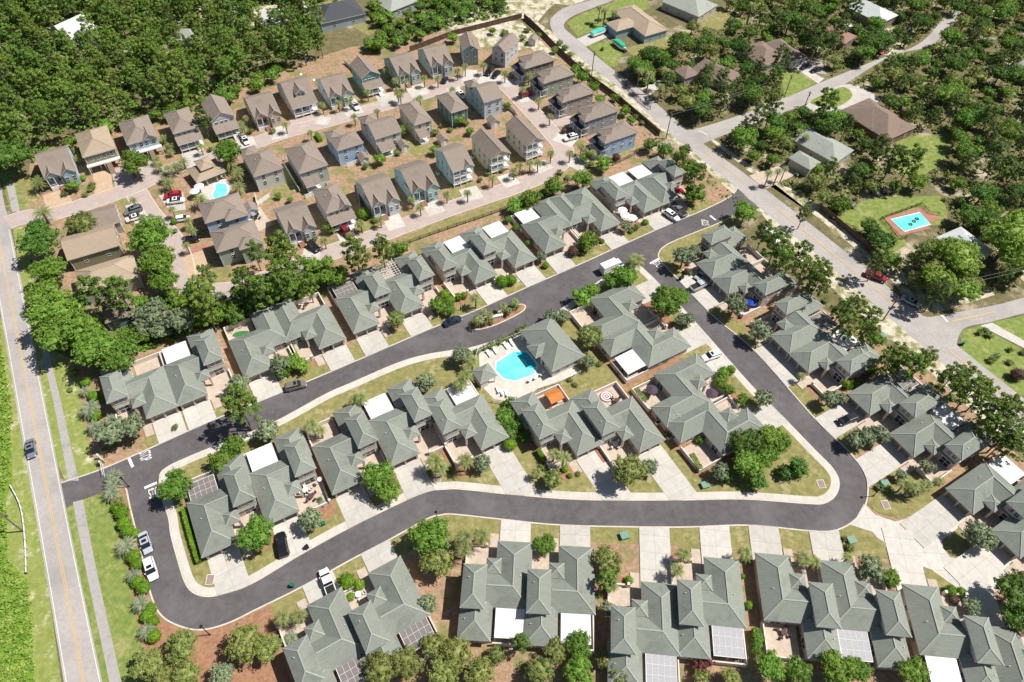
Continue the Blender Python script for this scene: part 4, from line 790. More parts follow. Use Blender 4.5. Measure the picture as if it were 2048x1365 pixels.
def torus(b, x, y, z, r, r2, mi):
    for k in range(14):
        for j in range(5):
            a0, a1, c0, c1 = 2*math.pi*k/14, 2*math.pi*(k+1)/14, 2*math.pi*j/5, 2*math.pi*(j+1)/5
            f = lambda A, B: (x+(r+r2*math.cos(B))*math.cos(A), y+(r+r2*math.cos(B))*math.sin(A), z+r2*math.sin(B)); b.poly([f(a0, c0), f(a1, c0), f(a1, c1), f(a0, c1)], mi)
for i, (px_, py_, m_, l_) in enumerate([(1821, 449, 'black', 'black swim ring floating lowest in the rectangular pool'), (1828, 443, 'maroon_leaves', 'dark red swim ring between the other two in the pool'), (1834, 438, 'black', 'dark swim ring floating nearest the pool steps')]):
    p = P(px_, py_, .25); b = MB(); torus(b, 0, 0, 0, .42, .14, 0); o = b.build('swim_ring', m_, smooth=True); o.location = (p.x, p.y, .27); tag(o, l_, 'swim ring', 'swim rings in the brick edged pool')
# village pool house
a, rz, W, D = frame_of((393, 366), (452, 343), (380, 345), 2.8)
r = thing('pool_house', 'buff roofed pool house with a raised upper roof by the kidney shaped pool', 'pool house', (a.x, a.y, 0), rz); D = 7.5; rc = [(0, 0, W, D, 2.8, .42, 'hip', None), (W*.3, D*.25, W*.78, D*.95, 4.6, .42, 'hip', None)]
b = MB(); [add_roof(b, q, [rc[1-i]]) for i, q in enumerate(rc)]; b.build('roof', ['buff_roof', 'trim', 'buff_roof'], r); b = MB(); b.box(.4, 2.4, 0, W-.4, D-.4, 2.6); b.box(W*.3+.4, D*.25+.4, 2.61, W*.78-.4, D*.95-.4, 4.4); [b.box(x-.15, .4, 0, x+.15, .7, 2.6) for x in (.5, W*.33, W*.66, W-.5)]; b.build('walls', wallmat(BEI), r)
ex([(375, 345), (440, 320), (470, 345), (470, 400), (400, 410), (370, 370)])
# ================================================================== FENCES
def along(pts, step):
    s_ = PL(pts); out = []; 
    for i in range(len(s_)-1):
        L_ = (s_[i+1]-s_[i]).length; n = max(1, round(L_/step))
        for k in range(n): out.append(s_[i].lerp(s_[i+1], k/n))
    out.append(s_[-1]); return out
def fence(name, label, pts, kind, group=None, cat='fence', h=None):
    step = {'board': 2.4, 'rail': 2.6, 'vinyl': 2.2, 'picket': 2.2, 'iron': 2.0}[kind]; q = along(pts, step); o = q[0]; t = thing(name, label, cat, (o.x, o.y, 0), group=group)
    H = h or {'board': 2.0, 'rail': 1.25, 'vinyl': 1.8, 'picket': 1.1, 'iron': 1.2}[kind]; m_ = {'board': 'wood', 'rail': 'wood', 'vinyl': 'white', 'picket': 'white', 'iron': 'black'}[kind]
    b = MB(); c = MB()
    for v in q: v2 = v-o; s_ = .07 if kind != 'iron' else .04; b.box(v2.x-s_, v2.y-s_, 0, v2.x+s_, v2.y+s_, H+.06)
    for i in range(len(q)-1):
        p0, p1 = q[i]-o, q[i+1]-o
        if kind in ('board', 'vinyl'):
            c.bar((p0.x, p0.y, .06), (p1.x, p1.y, .06), .05, H-.1)
            if kind == 'board': c.bar((p0.x, p0.y, .4), (p1.x, p1.y, .4), .14, .08); c.bar((p0.x, p0.y, H-.4), (p1.x, p1.y, H-.4), .14, .08)
        elif kind == 'rail':
            for z in (.35, .72, 1.08): c.bar((p0.x, p0.y, z), (p1.x, p1.y, z), .05, .14)
        else:
            c.bar((p0.x, p0.y, .12), (p1.x, p1.y, .12), .04, .06); c.bar((p0.x, p0.y, H-.12), (p1.x, p1.y, H-.12), .05, .07); n = 9
            for k in range(1, n): v = p0.lerp(p1, k/n); c.box(v.x-.018, v.y-.018, .13, v.x+.018, v.y+.018, H-.12)
    b.build('posts', m_, t); c.build('rails' if kind in ('rail', 'iron') else 'panels', m_, t); return t
fence('board_fence', 'tall dark board fence running down the west side of the east road', [(1048, 38), (1075, 62), (1120, 108), (1175, 158), (1235, 200), (1290, 248), (1318, 272)], 'board')
fence('board_fence', 'dark board fence along the top of the cottage village', [(1043, 37), (985, 52), (905, 72), (845, 95), (820, 104)], 'board')
fence('board_fence', 'tall brown board fence between the east road and the pool lawn', [(1640, 421), (1700, 470), (1745, 508), (1778, 537)], 'board')
fence('rail_fence', 'brown three rail fence between the brick lane and the townhouses', [(800, 494), (860, 472), (1000, 424), (1065, 398)], 'rail')
fence('rail_fence', 'short brown three rail fence below the bend of the brick lane', [(1120, 372), (1165, 352)], 'rail'); fence('rail_fence', 'brown three rail fence by the bright blue cottage', [(1225, 332), (1268, 312)], 'rail')
fence('pool_fence', 'white railing round the north side of the community pool', [(950, 722), (955, 707), (1000, 687), (1045, 668)], 'picket'); fence('pool_fence', 'white railing on the south side of the community pool', [(985, 806), (1020, 812), (1060, 795), (1075, 782), (1120, 768), (1160, 748)], 'picket')
fence('iron_fence', 'black iron fence round the brick edged pool', [(1760, 440), (1840, 411), (1855, 428), (1876, 432)], 'iron'); fence('iron_fence', 'black iron fence on the lawn side of the brick edged pool', [(1760, 440), (1800, 480), (1812, 478)], 'iron')
for i, (pts, lb) in enumerate([([(612, 398), (640, 387)], 'white fence below the grey hip roofed cottage'), ([(568, 330), (600, 385)], 'white fence between two hip roofed cottages'), ([(640, 375), (655, 372), (672, 420), (700, 432)], 'white yard fence left of the white two storey cottage'),
    ([(695, 335), (740, 318), (728, 300)], 'white fence round the yard with the small garden shed'), ([(690, 128), (704, 140), (712, 152)], 'white fence beside the teal cottage'), ([(715, 370), (722, 425)], 'white fence right of the white two storey cottage'), ([(1000, 205), (1030, 228), (1040, 248)], 'white fence running to the bend from the tall pale blue cottage'),
    ([(848, 245), (870, 270)], 'white fence beside the narrow white cottage'), ([(540, 395), (515, 412), (512, 395)], 'white fence behind the small pool house'), ([(1230, 150), (1280, 205), (1300, 220)], 'white rail panels behind the dark board fence')]):
    fence('vinyl_fence', lb, pts, 'vinyl' if i != 9 else 'rail', 'white yard fences', h=1.5)
# sheds
def shed(label, x, y, rzz, w_=2.4, d_=2.6, wall=(.6, .6, .58), rf='tan'):
    p = P(x, y); t = thing('garden_shed', label, 'shed', (p.x, p.y, 0), rzz, 'garden sheds'); b = MB(); b.box(-w_/2, -d_/2, 0, w_/2, d_/2, 2.1); b.poly([(-w_/2, -d_/2, 2.1), (w_/2, -d_/2, 2.1), (0, -d_/2, 2.9)]); b.poly([(-w_/2, d_/2, 2.1), (w_/2, d_/2, 2.1), (0, d_/2, 2.9)]); b.build('walls', wallmat(wall), t)
    b = MB(); add_roof(b, (-w_/2-.25, -d_/2-.25, w_/2+.25, d_/2+.25, 2.08, .62, 'gable', 'y'), [], cap=False); b.build('roof', [rf+'_roof', 'trim', rf+'_roof'], t); b = MB(); b.box(-.5, -d_/2-.05, 0, .5, -d_/2+.02, 1.9); b.build('door', 'white', t)
shed('small white shed behind the bright blue cottage', 728, 325, G_); shed('white shed beside the cream gabled cottage', 808, 300, G_); shed('small shed beside the narrow white cottage', 886, 288, G_); shed('small grey shed below the tall pale blue cottage', 987, 252, G_, 3, 2.8); shed('small white shed by the white sand lot', 1066, 88, R(-20), 2.6, 3)
shed('grey shed attached behind the sage green cottage', 497, 470, G_, 2.8, 3.4, (.3, .33, .3)); shed('small shed behind the powder blue cottage', 505, 428, G_, 3, 3, (.45, .5, .58))
# ================================================================== VEHICLES
for k, c in dict(silver=(.42, .45, .50), whitec=(.80, .80, .80), blackc=(.012, .012, .018), greyc=(.16, .17, .19), navy=(.02, .03, .06), red=(.42, .02, .03), taupec=(.17, .15, .13), steel=(.17, .19, .25), darkred=(.25, .02, .03)).items(): M[k] = mat('car_paint_'+k, c, rough=.25, spec=.6)
def loft(b, secs, mi=0, capmi=None):
    """secs: (x, halfwidth, z0, z1, top inset)"""
    rings = []
    for x, hw, z0, z1, ti in secs:
        zc = z1-(z1-z0)*.22; pts = [(x, -hw*.93, z0), (x, -hw, z0+(z1-z0)*.35), (x, -hw*.97, zc), (x, -hw+ti, z1), (x, hw-ti, z1), (x, hw*.97, zc), (x, hw, z0+(z1-z0)*.35), (x, hw*.93, z0)]; rings.append([b.pt(p) for p in pts])
    for i in range(len(rings)-1):
        for k in range(7): b.f.append([rings[i][k], rings[i+1][k], rings[i+1][k+1], rings[i][k+1]]); b.m.append(mi)
    b.f.append(rings[0][::-1]); b.m.append(mi); b.f.append(rings[-1]); b.m.append(mi)
def wheel_mesh():
    b = MB(); b.tube((0, -.11, 0), (0, .11, 0), .33, n=14); t = b.mesh('tyre', 'rubber'); b = MB(); b.tube((0, -.12, 0), (0, .12, 0), .19, n=10); return t, b.mesh('rim', 'chrome')
WT, WR = wheel_mesh()
def car_proto(kind):
    L_, hw = {'sedan': (4.7, .9), 'suv': (4.8, .95), 'bigsuv': (5.2, 1.0), 'pickup': (5.6, .98), 'hatch': (4.0, .86), 'van': (5.6, 1.0), 'truck': (6.6, 1.1), 'jeep': (4.0, .88)}[kind]; f = L_/2; ba = {'sedan': .92, 'hatch': .92}.get(kind, 1.12)
    b = MB(); gz = .28 if ba < 1 else .36
    body = [(-f, hw*.8, gz+.15, ba-.12, .1), (-f+.15, hw*.94, gz, ba-.02, .1), (-f+.9, hw, gz, ba, .08), (0, hw, gz, ba, .08), (f-1.25, hw, gz, ba-.02, .1), (f-.45, hw*.95, gz, ba-.14, .14), (f-.08, hw*.82, gz+.05, ba-.3, .12), (f, hw*.7, gz+.15, ba-.42, .1)]
    cabs = {'sedan': (-1.55, -.75, .55, 1.35, 1.43), 'suv': (-2.3, -1.95, .45, 1.2, 1.72), 'bigsuv': (-2.5, -2.2, .55, 1.3, 1.86), 'pickup': (-.75, -.5, .85, 1.55, 1.78), 'hatch': (-1.9, -1.4, .45, 1.2, 1.48), 'van': (-2.72, -2.6, 1.1, 1.9, 2.15), 'truck': (1.5, 1.6, 2.4, 2.95, 2.1), 'jeep': (-1.9, -1.8, .25, .7, 1.8)}[kind]
    x0, x1, x2, x3, zt = cabs
    if kind == 'pickup':
        body = [(x if x < 10 else x, w_, a, z, t) for x, w_, a, z, t in body]
    loft(b, body)
    g = MB(); loft(g, [(x0, hw*.86, ba-.05, ba+.03, .05), (x1, hw*.84, ba-.05, zt-.06, .12), (x2, hw*.84, ba-.05, zt-.05, .12), (x3, hw*.86, ba-.05, ba+.02, .05)])
    if kind not in ('van',): loft(b, [(x1+.02, hw*.80, zt-.09, zt-.02, .08), (x1+.25, hw*.80, zt-.09, zt, .08), (x2-.15, hw*.80, zt-.09, zt, .08), (x2+.04, hw*.80, zt-.09, zt-.03, .08)])
    else: loft(b, [(x0-.02, hw*.9, ba-.05, zt, .12), (x2-.5, hw*.9, ba-.05, zt, .12)])
    if kind == 'truck': loft(b, [(-f+.1, hw, .6, 2.7, .03), (1.35, hw, .6, 2.7, .03)])
    if kind == 'pickup':
        for s_ in (-1, 1): b.box(-f+.2, s_*(hw-.12)-.05, ba-.02, -.8, s_*(hw-.12)+.05, ba+.08)
    for s_ in (-1, 1): b.box(x2+.25, s_*(hw+.08)-.1, ba+.02, x2+.42, s_*(hw+.08)+.1, ba+.18)
    root = bpy.data.objects.new('parked_car', None); col.objects.link(root); bo = b.build('body', 'whitec', root); bo.data.materials.clear(); bo.data.materials.append(None)
    mod = None; g.build('windows', 'carglass', root)
    if kind == 'pickup': q = MB(); q.box(-f+.25, -hw+.2, ba-.01, -.85, hw-.2, ba+.02); q.build('cargo_bed', 'rubber', root)
    if kind in ('suv', 'sedan', 'bigsuv'): q = MB(); q.box(-.35, -hw*.5, zt-.01, .3, hw*.5, zt+.012); q.build('sunroof', 'carglass', root)
    wb2 = f-.9
    for sx in (-wb2, wb2-.02):
        for sy in (-hw+.1, hw-.1):
            wv = bpy.data.objects.new('wheel', WT); col.objects.link(wv); wv.parent = root; wv.location = (sx, sy, .33); rv = bpy.data.objects.new('rim', WR); col.objects.link(rv); rv.parent = wv
    for sy in (-1, 1):
        q = MB(); q.box(f-.28, sy*hw*.68-.16, ba-.42, f-.02, sy*hw*.68+.16, ba-.3); q.build('headlight', 'lampglass', root); q = MB(); q.box(-f-.02, sy*hw*.72-.1, ba-.4, -f+.1, sy*hw*.72+.1, ba-.18); q.build('tail_light', 'red', root)
    return root
PROTO = {}
def car(label, kind, colr, x0, y0, x1, y1, cat='car', group='parked cars'):
    new = kind not in PROTO
    if new: PROTO[kind] = car_proto(kind)
    a, c = P(x0, y0, .7), P(x1, y1, .7); m_ = (a+c)/2; rzz = math.atan2(c.y-a.y, c.x-a.x)
    if new: r = PROTO[kind]; r.location = (m_.x, m_.y, .05); r.rotation_euler = (0, 0, rzz); r['label'] = label; r['group'] = group
    else: r = dup(PROTO[kind], (m_.x, m_.y, .05), rzz, label, group)
    r['category'] = cat; r.name = {'pickup': 'pickup_truck', 'truck': 'box_truck', 'van': 'delivery_van'}.get(kind, 'parked_car')
    onroad = inside(m_, [tuple(v) for v in asph]) and not inside(m_, [tuple(v) for v in wb])
    r.location.z = .06 if onroad else .2 if m_.y < 190 and PX(m_)[1] > 400 else .08
    for ch in r.children:
        if ch.name.startswith('body'): ch.material_slots[0].link = 'OBJECT'; ch.material_slots[0].material = M[colr]
    return r
car('silver sedan parked at the west kerb, ahead of the white SUV', 'sedan', 'silver', 283.7, 1064.7, 297.4, 1106.8)
car('white SUV with a glass roof parked at the west kerb', 'suv', 'whitec', 295, 1115, 309, 1162)
car('large black SUV on the driveway between two trees', 'bigsuv', 'blackc', 570, 1115, 560, 1065)
car('white pickup with a dark bed on the south driveway', 'pickup', 'whitec', 664, 1188, 648, 1144, 'pickup truck')
car('dark grey blue sedan driving on the west road', 'sedan', 'steel', 60, 880, 64, 916)
car('taupe SUV parked at the north kerb below the putting green townhouse', 'suv', 'taupec', 572, 777, 611, 767)
car('navy sedan stopped west of the planted island', 'sedan', 'navy', 888, 649, 922, 635)
car('white box truck with a dark red tail half under the trees by the corner', 'truck', 'whitec', 1206, 543, 1240, 528, 'truck')
car('white SUV on the double driveway nearest the east entrance', 'suv', 'whitec', 1331, 424, 1356, 441)
car('dark grey pickup on the double driveway nearest the east entrance', 'pickup', 'greyc', 1371, 434, 1345, 410, 'pickup truck')
car('silver hatchback backed up to the shaded garage', 'hatch', 'silver', 1407, 547, 1396, 555)
car('silver pickup on the shaded driveway beside the black bins', 'pickup', 'silver', 1383.9, 578.7, 1413, 565, 'pickup truck')
car('white SUV on the sunlit drive on the west side of the street leg', 'suv', 'whitec', 1437, 707.6, 1406.8, 718.3)
car('black SUV on the drive at the east bend', 'suv', 'blackc', 1714, 833, 1675, 847)
car('red pickup parked on the east road verge under trees', 'pickup', 'darkred', 1730, 545, 1774, 562, 'pickup truck')
car('silver sedan parked on the verge by the leaning power pole', 'sedan', 'silver', 1804, 595, 1839, 612)
car('white delivery van stopped at the east entrance of the street', 'van', 'whitec', 1524, 460, 1558, 488, 'van')
car('navy car on the drive of the grey brown house', 'sedan', 'navy', 1622, 130, 1603, 136); car('black car beside the navy one on the woodland drive', 'sedan', 'blackc', 1644, 136, 1622, 143)
car('bright red car half hidden by the side street trees', 'hatch', 'red', 1752, 98, 1764, 106)
car('white car beside the beige two storey cottage', 'sedan', 'whitec', 484, 269.5, 496, 290); car('white SUV on the drive of the mint cottage', 'suv', 'whitec', 704, 202.6, 717.6, 220.4); car('white sedan between the dark green and pale blue cottages', 'sedan', 'whitec', 915, 181, 929, 196)
car('dark pickup at the lane head beside the narrow grey cottage', 'pickup', 'blackc', 985, 134, 973, 150, 'pickup truck'); car('black sedan at the lane head, nearer the olive brown cottage', 'sedan', 'blackc', 998, 142, 986, 155); car('dark blue car by the pale cottage with high white steps', 'hatch', 'navy', 886, 165, 893, 154)
car('maroon SUV outside the sage green cottage', 'suv', 'darkred', 1040, 192, 1062, 186); car('white SUV on the drive by the grey cottage', 'suv', 'whitec', 1154, 272, 1129, 279); car('red car before the white two storey cottage', 'jeep', 'darkred', 686, 457, 700, 474); car('black open topped car before the cottage behind the pine', 'jeep', 'blackc', 619, 488, 637, 502)
car('red SUV in the village parking bay', 'suv', 'red', 365, 388, 326, 395); car('white sedan in the village parking bay', 'sedan', 'whitec', 337, 404, 366, 400); car('grey SUV on the short drive at the lane fork', 'suv', 'greyc', 280, 417, 254, 426); car('white car under the oak at the lane fork', 'sedan', 'whitec', 282, 432, 257, 440)
car('white hatchback below the parking bay palms', 'hatch', 'whitec', 352, 440, 377, 436); car('black car under the dark red tree by the sage cottage', 'hatch', 'blackc', 375, 482, 393, 478)
# boats, carts, bins
def boat(label, x0, y0, x1, y1, cover):
    a, c = P(x0, y0, 1), P(x1, y1, 1); m_ = (a+c)/2; L_ = (c-a).length; t = thing('covered_boat', label, 'boat', (m_.x, m_.y, 0), math.atan2(c.y-a.y, c.x-a.x)); b = MB(); f = L_/2
    loft(b, [(-f, .95, .7, 1.4, .1), (-f+.5, 1.1, .6, 1.5, .05), (f*.4, 1.1, .6, 1.5, .05), (f*.8, .6, .75, 1.55, .05), (f, .1, 1.1, 1.6, .02)]); b.build('hull', 'whitec', t)
    b = MB(); loft(b, [(-f+.1, .95, 1.42, 1.7, .2), (-f*.3, 1.1, 1.45, 2.2, .5), (f*.3, 1.05, 1.45, 2.1, .5), (f*.8, .5, 1.5, 1.75, .2)]); b.build('cover', cover, t, smooth=True)
    b = MB(); b.box(-f*.8, -.8, .35, f*1.1, .8, .5); [b.tube((-.4, s_*.9-.1, .33), (-.4, s_*.9+.1, .33), .33, n=12) for s_ in (-1, 1)]; b.build('trailer', 'rubber', t)
M['teal'] = mat('teal_canvas', (.07, .50, .42), (.05, .42, .36), 2); M['tarp'] = mat('green_tarp', (.03, .42, .25), (.02, .34, .2), 2)
boat('white boat on a trailer under a teal canvas cover', 1183, 70, 1216, 58, 'teal'); boat('boat under a bright green tarpaulin on the bend lawn', 1229, 82, 1251, 100, 'tarp')
boat('white boat standing beside the reddish roofed house', 1687, 52, 1716, 64, 'whitec')
M['bingreen'] = mat('green_plastic', (.01, .16, .09), rough=.4); M['utility'] = mat('utility_green', (.16, .30, .22), rough=.6)
def bin_(label, x, y, m_='bingreen', tilt=0):
    p = P(x, y); t = thing('wheeled_bin', label, 'bin', (p.x, p.y, .05), random.random()*6, 'wheeled bins'); b = MB(); b.prism([(-.28, -.3), (.28, -.3), (.28, .3), (-.28, .3)], .08, 1.0); b.build('body', m_, t); b = MB(); b.box(-.32, -.36, 1.0, .32, .36, 1.08); b.box(-.3, .36, .9, .3, .42, 1.0); b.build('lid', m_, t)
    for s_ in (-.3, .3): b = MB(); b.tube((s_-.04, .3, .12), (s_+.04, .3, .12), .12, n=8); b.build('wheel', 'rubber', t)
random.seed(4)
bin_('green bin standing in the street by the south kerb', 586, 1173); bin_('dark green bin in the mulch beside a magnolia', 648, 1050); bin_('black bin on the sidewalk end of the black SUV drive', 615, 1097, 'black'); bin_('black bin left at the kerb by the silver pickup', 1360, 561, 'black'); bin_('second black bin at the kerb by the silver pickup', 1364, 558, 'black'); bin_('green bin by the grass corner of the side street', 1924, 690)
def ubox(label, x, y): 
    p = P(x, y); t = thing('utility_box', label, 'utility box', (p.x, p.y, 0), .3, 'green utility boxes'); b = MB(); b.box(-.75, -.65, 0, .75, .65, .8); b.build('cabinet', 'utility', t); b = MB(); b.box(-.8, -.7, .8, .8, .7, .88); b.build('lid', 'utility', t)
ubox('utility box in flowers on the lawn by the street bend lamp', 1768, 970); ubox('utility box on an oval mulch bed', 1701, 1083); ubox('utility box at the street edge of the block lawn', 1409, 973); ubox('white topped utility box on the lawn between south drives', 1248, 1074); ubox('utility box behind the power pole pines', 1763, 675)
for lb, x, y in (('drain grate on the lawn inside the concrete court', 1771, 1011), ('drain grate in the lawn corner inside the east bend', 1642, 969), ('drain grate in the lawn at the west bend', 421, 1160), ('drain grate by the palms of the three unit townhouse', 875, 956)):
    p = P(x, y); b = MB(); b.box(-.75, -.95, 0, .75, .95, .2); t = thing('drain_grate', lb, 'drain', (p.x, p.y, 0), .1, 'brown drain grates'); b.build('frame', 'stucco_pale', t); b = MB(); [b.box(-.62, -.82+k*.21, .2, .62, -.68+k*.21, .215) for k in range(8)]; b.build('grate', 'maroon_leaves', t)
# lamps, poles, wires
def lamp(label, x, y, h=5):
    p = P(x, y); t = thing('street_lamp', label, 'street lamp', (p.x, p.y, 0), 0, 'black street lamps'); b = MB(); b.tube((0, 0, 0), (0, 0, h-.5), .09, .06, 8); b.tube((0, 0, 0), (0, 0, .5), .18, .12, 8); b.build('post', 'black', t)
    b = MB(); b.tube((0, 0, h-.5), (0, 0, h-.1), .12, .24, 8); b.tube((0, 0, h-.1), (0, 0, h+.2), .3, .03, 8); b.build('lantern', 'black', t)
lamp('black lamp post on the south kerb below the three unit townhouse', 875, 1046); lamp('black lamp post inside the east bend lawn', 1746, 993, 4); lamp('black lamp post on the mulch at the southwest bend', 420, 1270); lamp('black lamp post beside the navy sedan', 921, 621); lamp('black lamp post beside the west entrance palms', 258, 974, 4)
POLES = {}
def pole(key, label, x, y, tx, ty, lean=None):
    p = P(x, y); d = fw*FP+cr*(tx-1024)-cu*(ty-682.5); k = (p.x*d.x+p.y*d.y)/(d.x*d.x+d.y*d.y); h = HC+k*d.z; t = thing('power_pole', label, 'utility pole', (p.x, p.y, 0), 0, 'wooden power poles'); b = MB(); b.tube((0, 0, 0), (0, 0, h), .16, .11, 8); b.build('post', 'pole', t)
    b = MB(); b.bar((-.6, .5, h-.7), (.6, -.5, h-.7), .1, .12); b.tube((.25, .25, h-1.9), (.25, .25, h-1.1), .2, n=8); b.build('crossarm', 'pole', t); POLES[key] = Vector((p.x, p.y, h)); ex([(x-6, y-4), (x+6, y-4), (x+6, y+4), (x-6, y+4)])
pole('a', 'tall power pole on the sand verge behind the townhouses', 1765, 642, 1796, 595); pole('b', 'power pole beside the upper bend of the east road', 1183, 153, 1187, 101); pole('c', 'power pole at the corner where the side street begins', 1332, 277, 1343, 224)
pole('d', 'power pole on the bright lawn north of the side street', 1568, 195, 1583, 148); pole('e', 'power pole between the side street and the half round lawn', 1609, 214, 1619, 182); pole('f', 'far power pole by the bright red car', 1800, 94, 1819, 52)
pole('g', 'power pole on the bright scrub beside the west road', 46, 1063, 2, 1025)
p = P(2090, 575); POLES['h'] = Vector((p.x, p.y, 9)); 
def wire(label, a, c, off, sag=.6):
    b = MB(); n = 10; pr = None
    for k in range(n+1):
        t = k/n; q = a.lerp(c, t)+Vector((off*.8, -off*.6, -sag*4*t*(1-t)-.5))
        if pr is not None: b.tube(pr, q, .022, n=4, cap=False)
        pr = q
    tag(b.build('power_line', 'wire'), label, 'power line', 'overhead power lines')
for k, o_ in enumerate((-.6, .6)):
    s_ = ('upper', 'lower')[k]; wire(s_+' wire between the corner pole and the lawn pole', POLES['c'], POLES['d'], o_); wire(s_+' wire from the lawn pole to the far pole', POLES['d'], POLES['f'], o_)
    p = P(2100, 560); wire(s_+' wire crossing the trees from the roadside pole to the right edge', P(1850, 620)+Vector((0, 0, 9)), Vector((p.x, p.y, 9)), o_)
for k in range(4):
    a = P(-25+k*9, 880); c = P(20+k*10, 1460); wire(['outermost', 'second', 'third', 'innermost'][k]+' wire over the bright scrub beside the west road', Vector((a.x, a.y, 8.5)), Vector((c.x, c.y, 8.5)), 0, .3)
# guardrail and gates on the west side
q = smooth_line(PL([(23, 973), (42, 1010), (50, 1050), (54, 1100), (55, 1148)])); o0 = q[0]; t = thing('guardrail', 'curved white guardrail on the scrub beside the west road', 'guardrail', (o0.x, o0.y, 0)); b = MB(); c = MB()
for i in range(len(q)-1): p0, p1 = q[i]-o0, q[i+1]-o0; b.bar((p0.x, p0.y, .45), (p1.x, p1.y, .45), .12, .35)
for i in range(0, len(q), 2): v = q[i]-o0; c.box(v.x-.08, v.y-.08, 0, v.x+.08, v.y+.08, .8)
b.build('rail', 'white', t); c.build('posts', 'pole', t)
for lb, x, y, dx, dy in (('white entrance gate standing open by the palms', 206, 932, 5, 24), ('white entrance gate leaf on the north kerb', 202, 918, 10, 8)):
    p = P(x, y); e = P(x+dx, y+dy)-p; t = thing('entrance_gate', lb, 'gate', (p.x, p.y, 0), math.atan2(e.y, e.x), 'white entrance gates'); L_ = e.length; b = MB(); [b.box(-.15, -.15, 0, .15, .15, 1.9)]; b.build('post', 'white', t); b = MB(); rail(b, .16, L_, 0, .2, h=1.2); b.build('leaf', 'white', t)
p = P(995, 638); t = thing('entrance_sign', 'white monument sign among palms on the planted island', 'sign', (p.x, p.y, .1), R(20)); b = MB(); b.box(-1.2, -.25, 0, 1.2, .25, 1.1); b.box(-1.35, -.35, 1.1, 1.35, .35, 1.25); b.build('slab', 'white', t)
# furniture
M['umb_dark'] = mat('dark_canvas', (.07, .05, .07), rough=.8); M['umb_blue'] = mat('blue_canvas', (.01, .05, .35), rough=.7); M['orange'] = mat('orange_canvas', (.55, .20, .05), (.48, .17, .04), 2); M['wicker'] = mat('dark_wicker', (.09, .06, .05), rough=.8); M['rugred'] = mat('red_weave', (.38, .12, .13), rough=.9)
def umbrella(label, x, y, m_, r=1.4, z0=.2):
    p = P(x, y, 2.2); t = thing('patio_umbrella', label, 'umbrella', (p.x, p.y, z0), 0, 'patio umbrellas'); b = MB(); n = 8; ap = (0, 0, 2.6)
    pts = [(r*math.cos(2*math.pi*k/n), r*math.sin(2*math.pi*k/n), 2.1) for k in range(n)]
    for k in range(n): b.poly([ap, pts[k], pts[(k+1) % n]]); a_, c_ = Vector(pts[k]), Vector(pts[(k+1) % n]); b.poly([pts[k], pts[(k+1) % n], tuple(c_-Vector((0, 0, .15))), tuple(a_-Vector((0, 0, .15)))])
    b.build('canopy', m_, t); b = MB(); b.tube((0, 0, 0), (0, 0, 2.55), .035); b.tube((0, 0, 0), (0, 0, .1), .3, n=10); b.build('pole', 'white', t)
for lb, x, y, m_, z in (('dark umbrella in the rear court of the low townhouse', 1303, 781, 'umb_dark', .35), ('dark umbrella in the front court of the low townhouse', 1423, 788, 'umb_dark', .35), ('blue umbrella beside the magnolia at the shaded court', 1503, 605, 'umb_blue', .2), ('white umbrella in the court above the parked white SUV', 1245, 421, 'cover', .2), ('white umbrella nearest the street in that court', 1264, 436, 'cover', .2), ('middle white umbrella of the townhouse court', 1250, 431, 'cover', .2), ('red umbrella beside the east entrance townhouse', 1358, 382, 'red', .2), ('white umbrella on the village pool deck, upper one', 398, 373, 'cover', .2), ('white umbrella on the village pool deck, lower one', 389, 383, 'cover', .2)): umbrella(lb, x, y, m_, z0=z)
def chair_set(label, x, y, m_, z0=.2, n=4, group='patio tables with chairs'):
    p = P(x, y); rz_ = (x*7+y) % 6; t = thing('patio_table', label, 'table', (p.x, p.y, z0), rz_, 'patio tables'); b = MB(); b.prism([(.6*math.cos(k*math.pi/5), .6*math.sin(k*math.pi/5)) for k in range(10)], .68, .73); b.build('top', m_, t); b = MB(); b.tube((0, 0, 0), (0, 0, .68), .05); b.tube((0, 0, 0), (0, 0, .04), .3, n=8); b.build('pedestal', m_, t)
    for k in range(n):
        a_ = rz_+2*math.pi*k/n; CH.append((p.x+1.0*math.cos(a_), p.y+1.0*math.sin(a_), z0, a_, m_, label))
CH = []
for lb, x, y, m_, z in (('white table by the orange canopy court wall', 1229, 893, 'white', .38), ('dark table in the rug court', 1232, 806, 'wicker', .38), ('white table in the court full of furniture west of the hedge', 613, 985, 'white', .38), ('dark table in the same crowded court', 624, 997, 'wicker', .38), ('dark table under the patio umbrella of the rear court', 1303, 786, 'wicker', .38), ('dark table on the round paved court', 654, 699, 'wicker', .2), ('dark table at the court beside twin bushes', 1062, 528, 'black', .2), ('pale table in the southern court by a clipped bush', 718, 1192, 'white', .2), ('dark table on the terrace of the powder blue cottage', 513, 438, 'black', .12), ('dark table at the shaded east court', 1650, 742, 'black', .2), ('white table in the court north of the clubhouse', 1189, 632, 'wicker', .38), ('dark table in the open rear court of the stepped row', 1565, 1268, 'wicker', .2)): chair_set(lb, x, y, m_, z)
cp_ = None
for i, (x, y, z, a_, m_, lb) in enumerate(CH):
    me = {}
    t = thing('patio_chair', ['first', 'second', 'third', 'fourth'][i % 4]+' chair round the '+lb, 'chair', (x, y, z), a_-math.pi/2, 'chairs round the patio tables'); b = MB(); b.box(-.25, -.25, .38, .25, .25, .45); b.build('seat', m_, t); b = MB(); b.box(-.25, .22, .45, .25, .28, .95); b.build('backrest', m_, t); b = MB(); b.box(-.02, -.02, 0, .02, .02, .38); lm_ = b.mesh('chair_leg', m_); [link_part(lm_, 'leg', t, (u, v, 0)) for u in (-.22, .22) for v in (-.22, .22)]
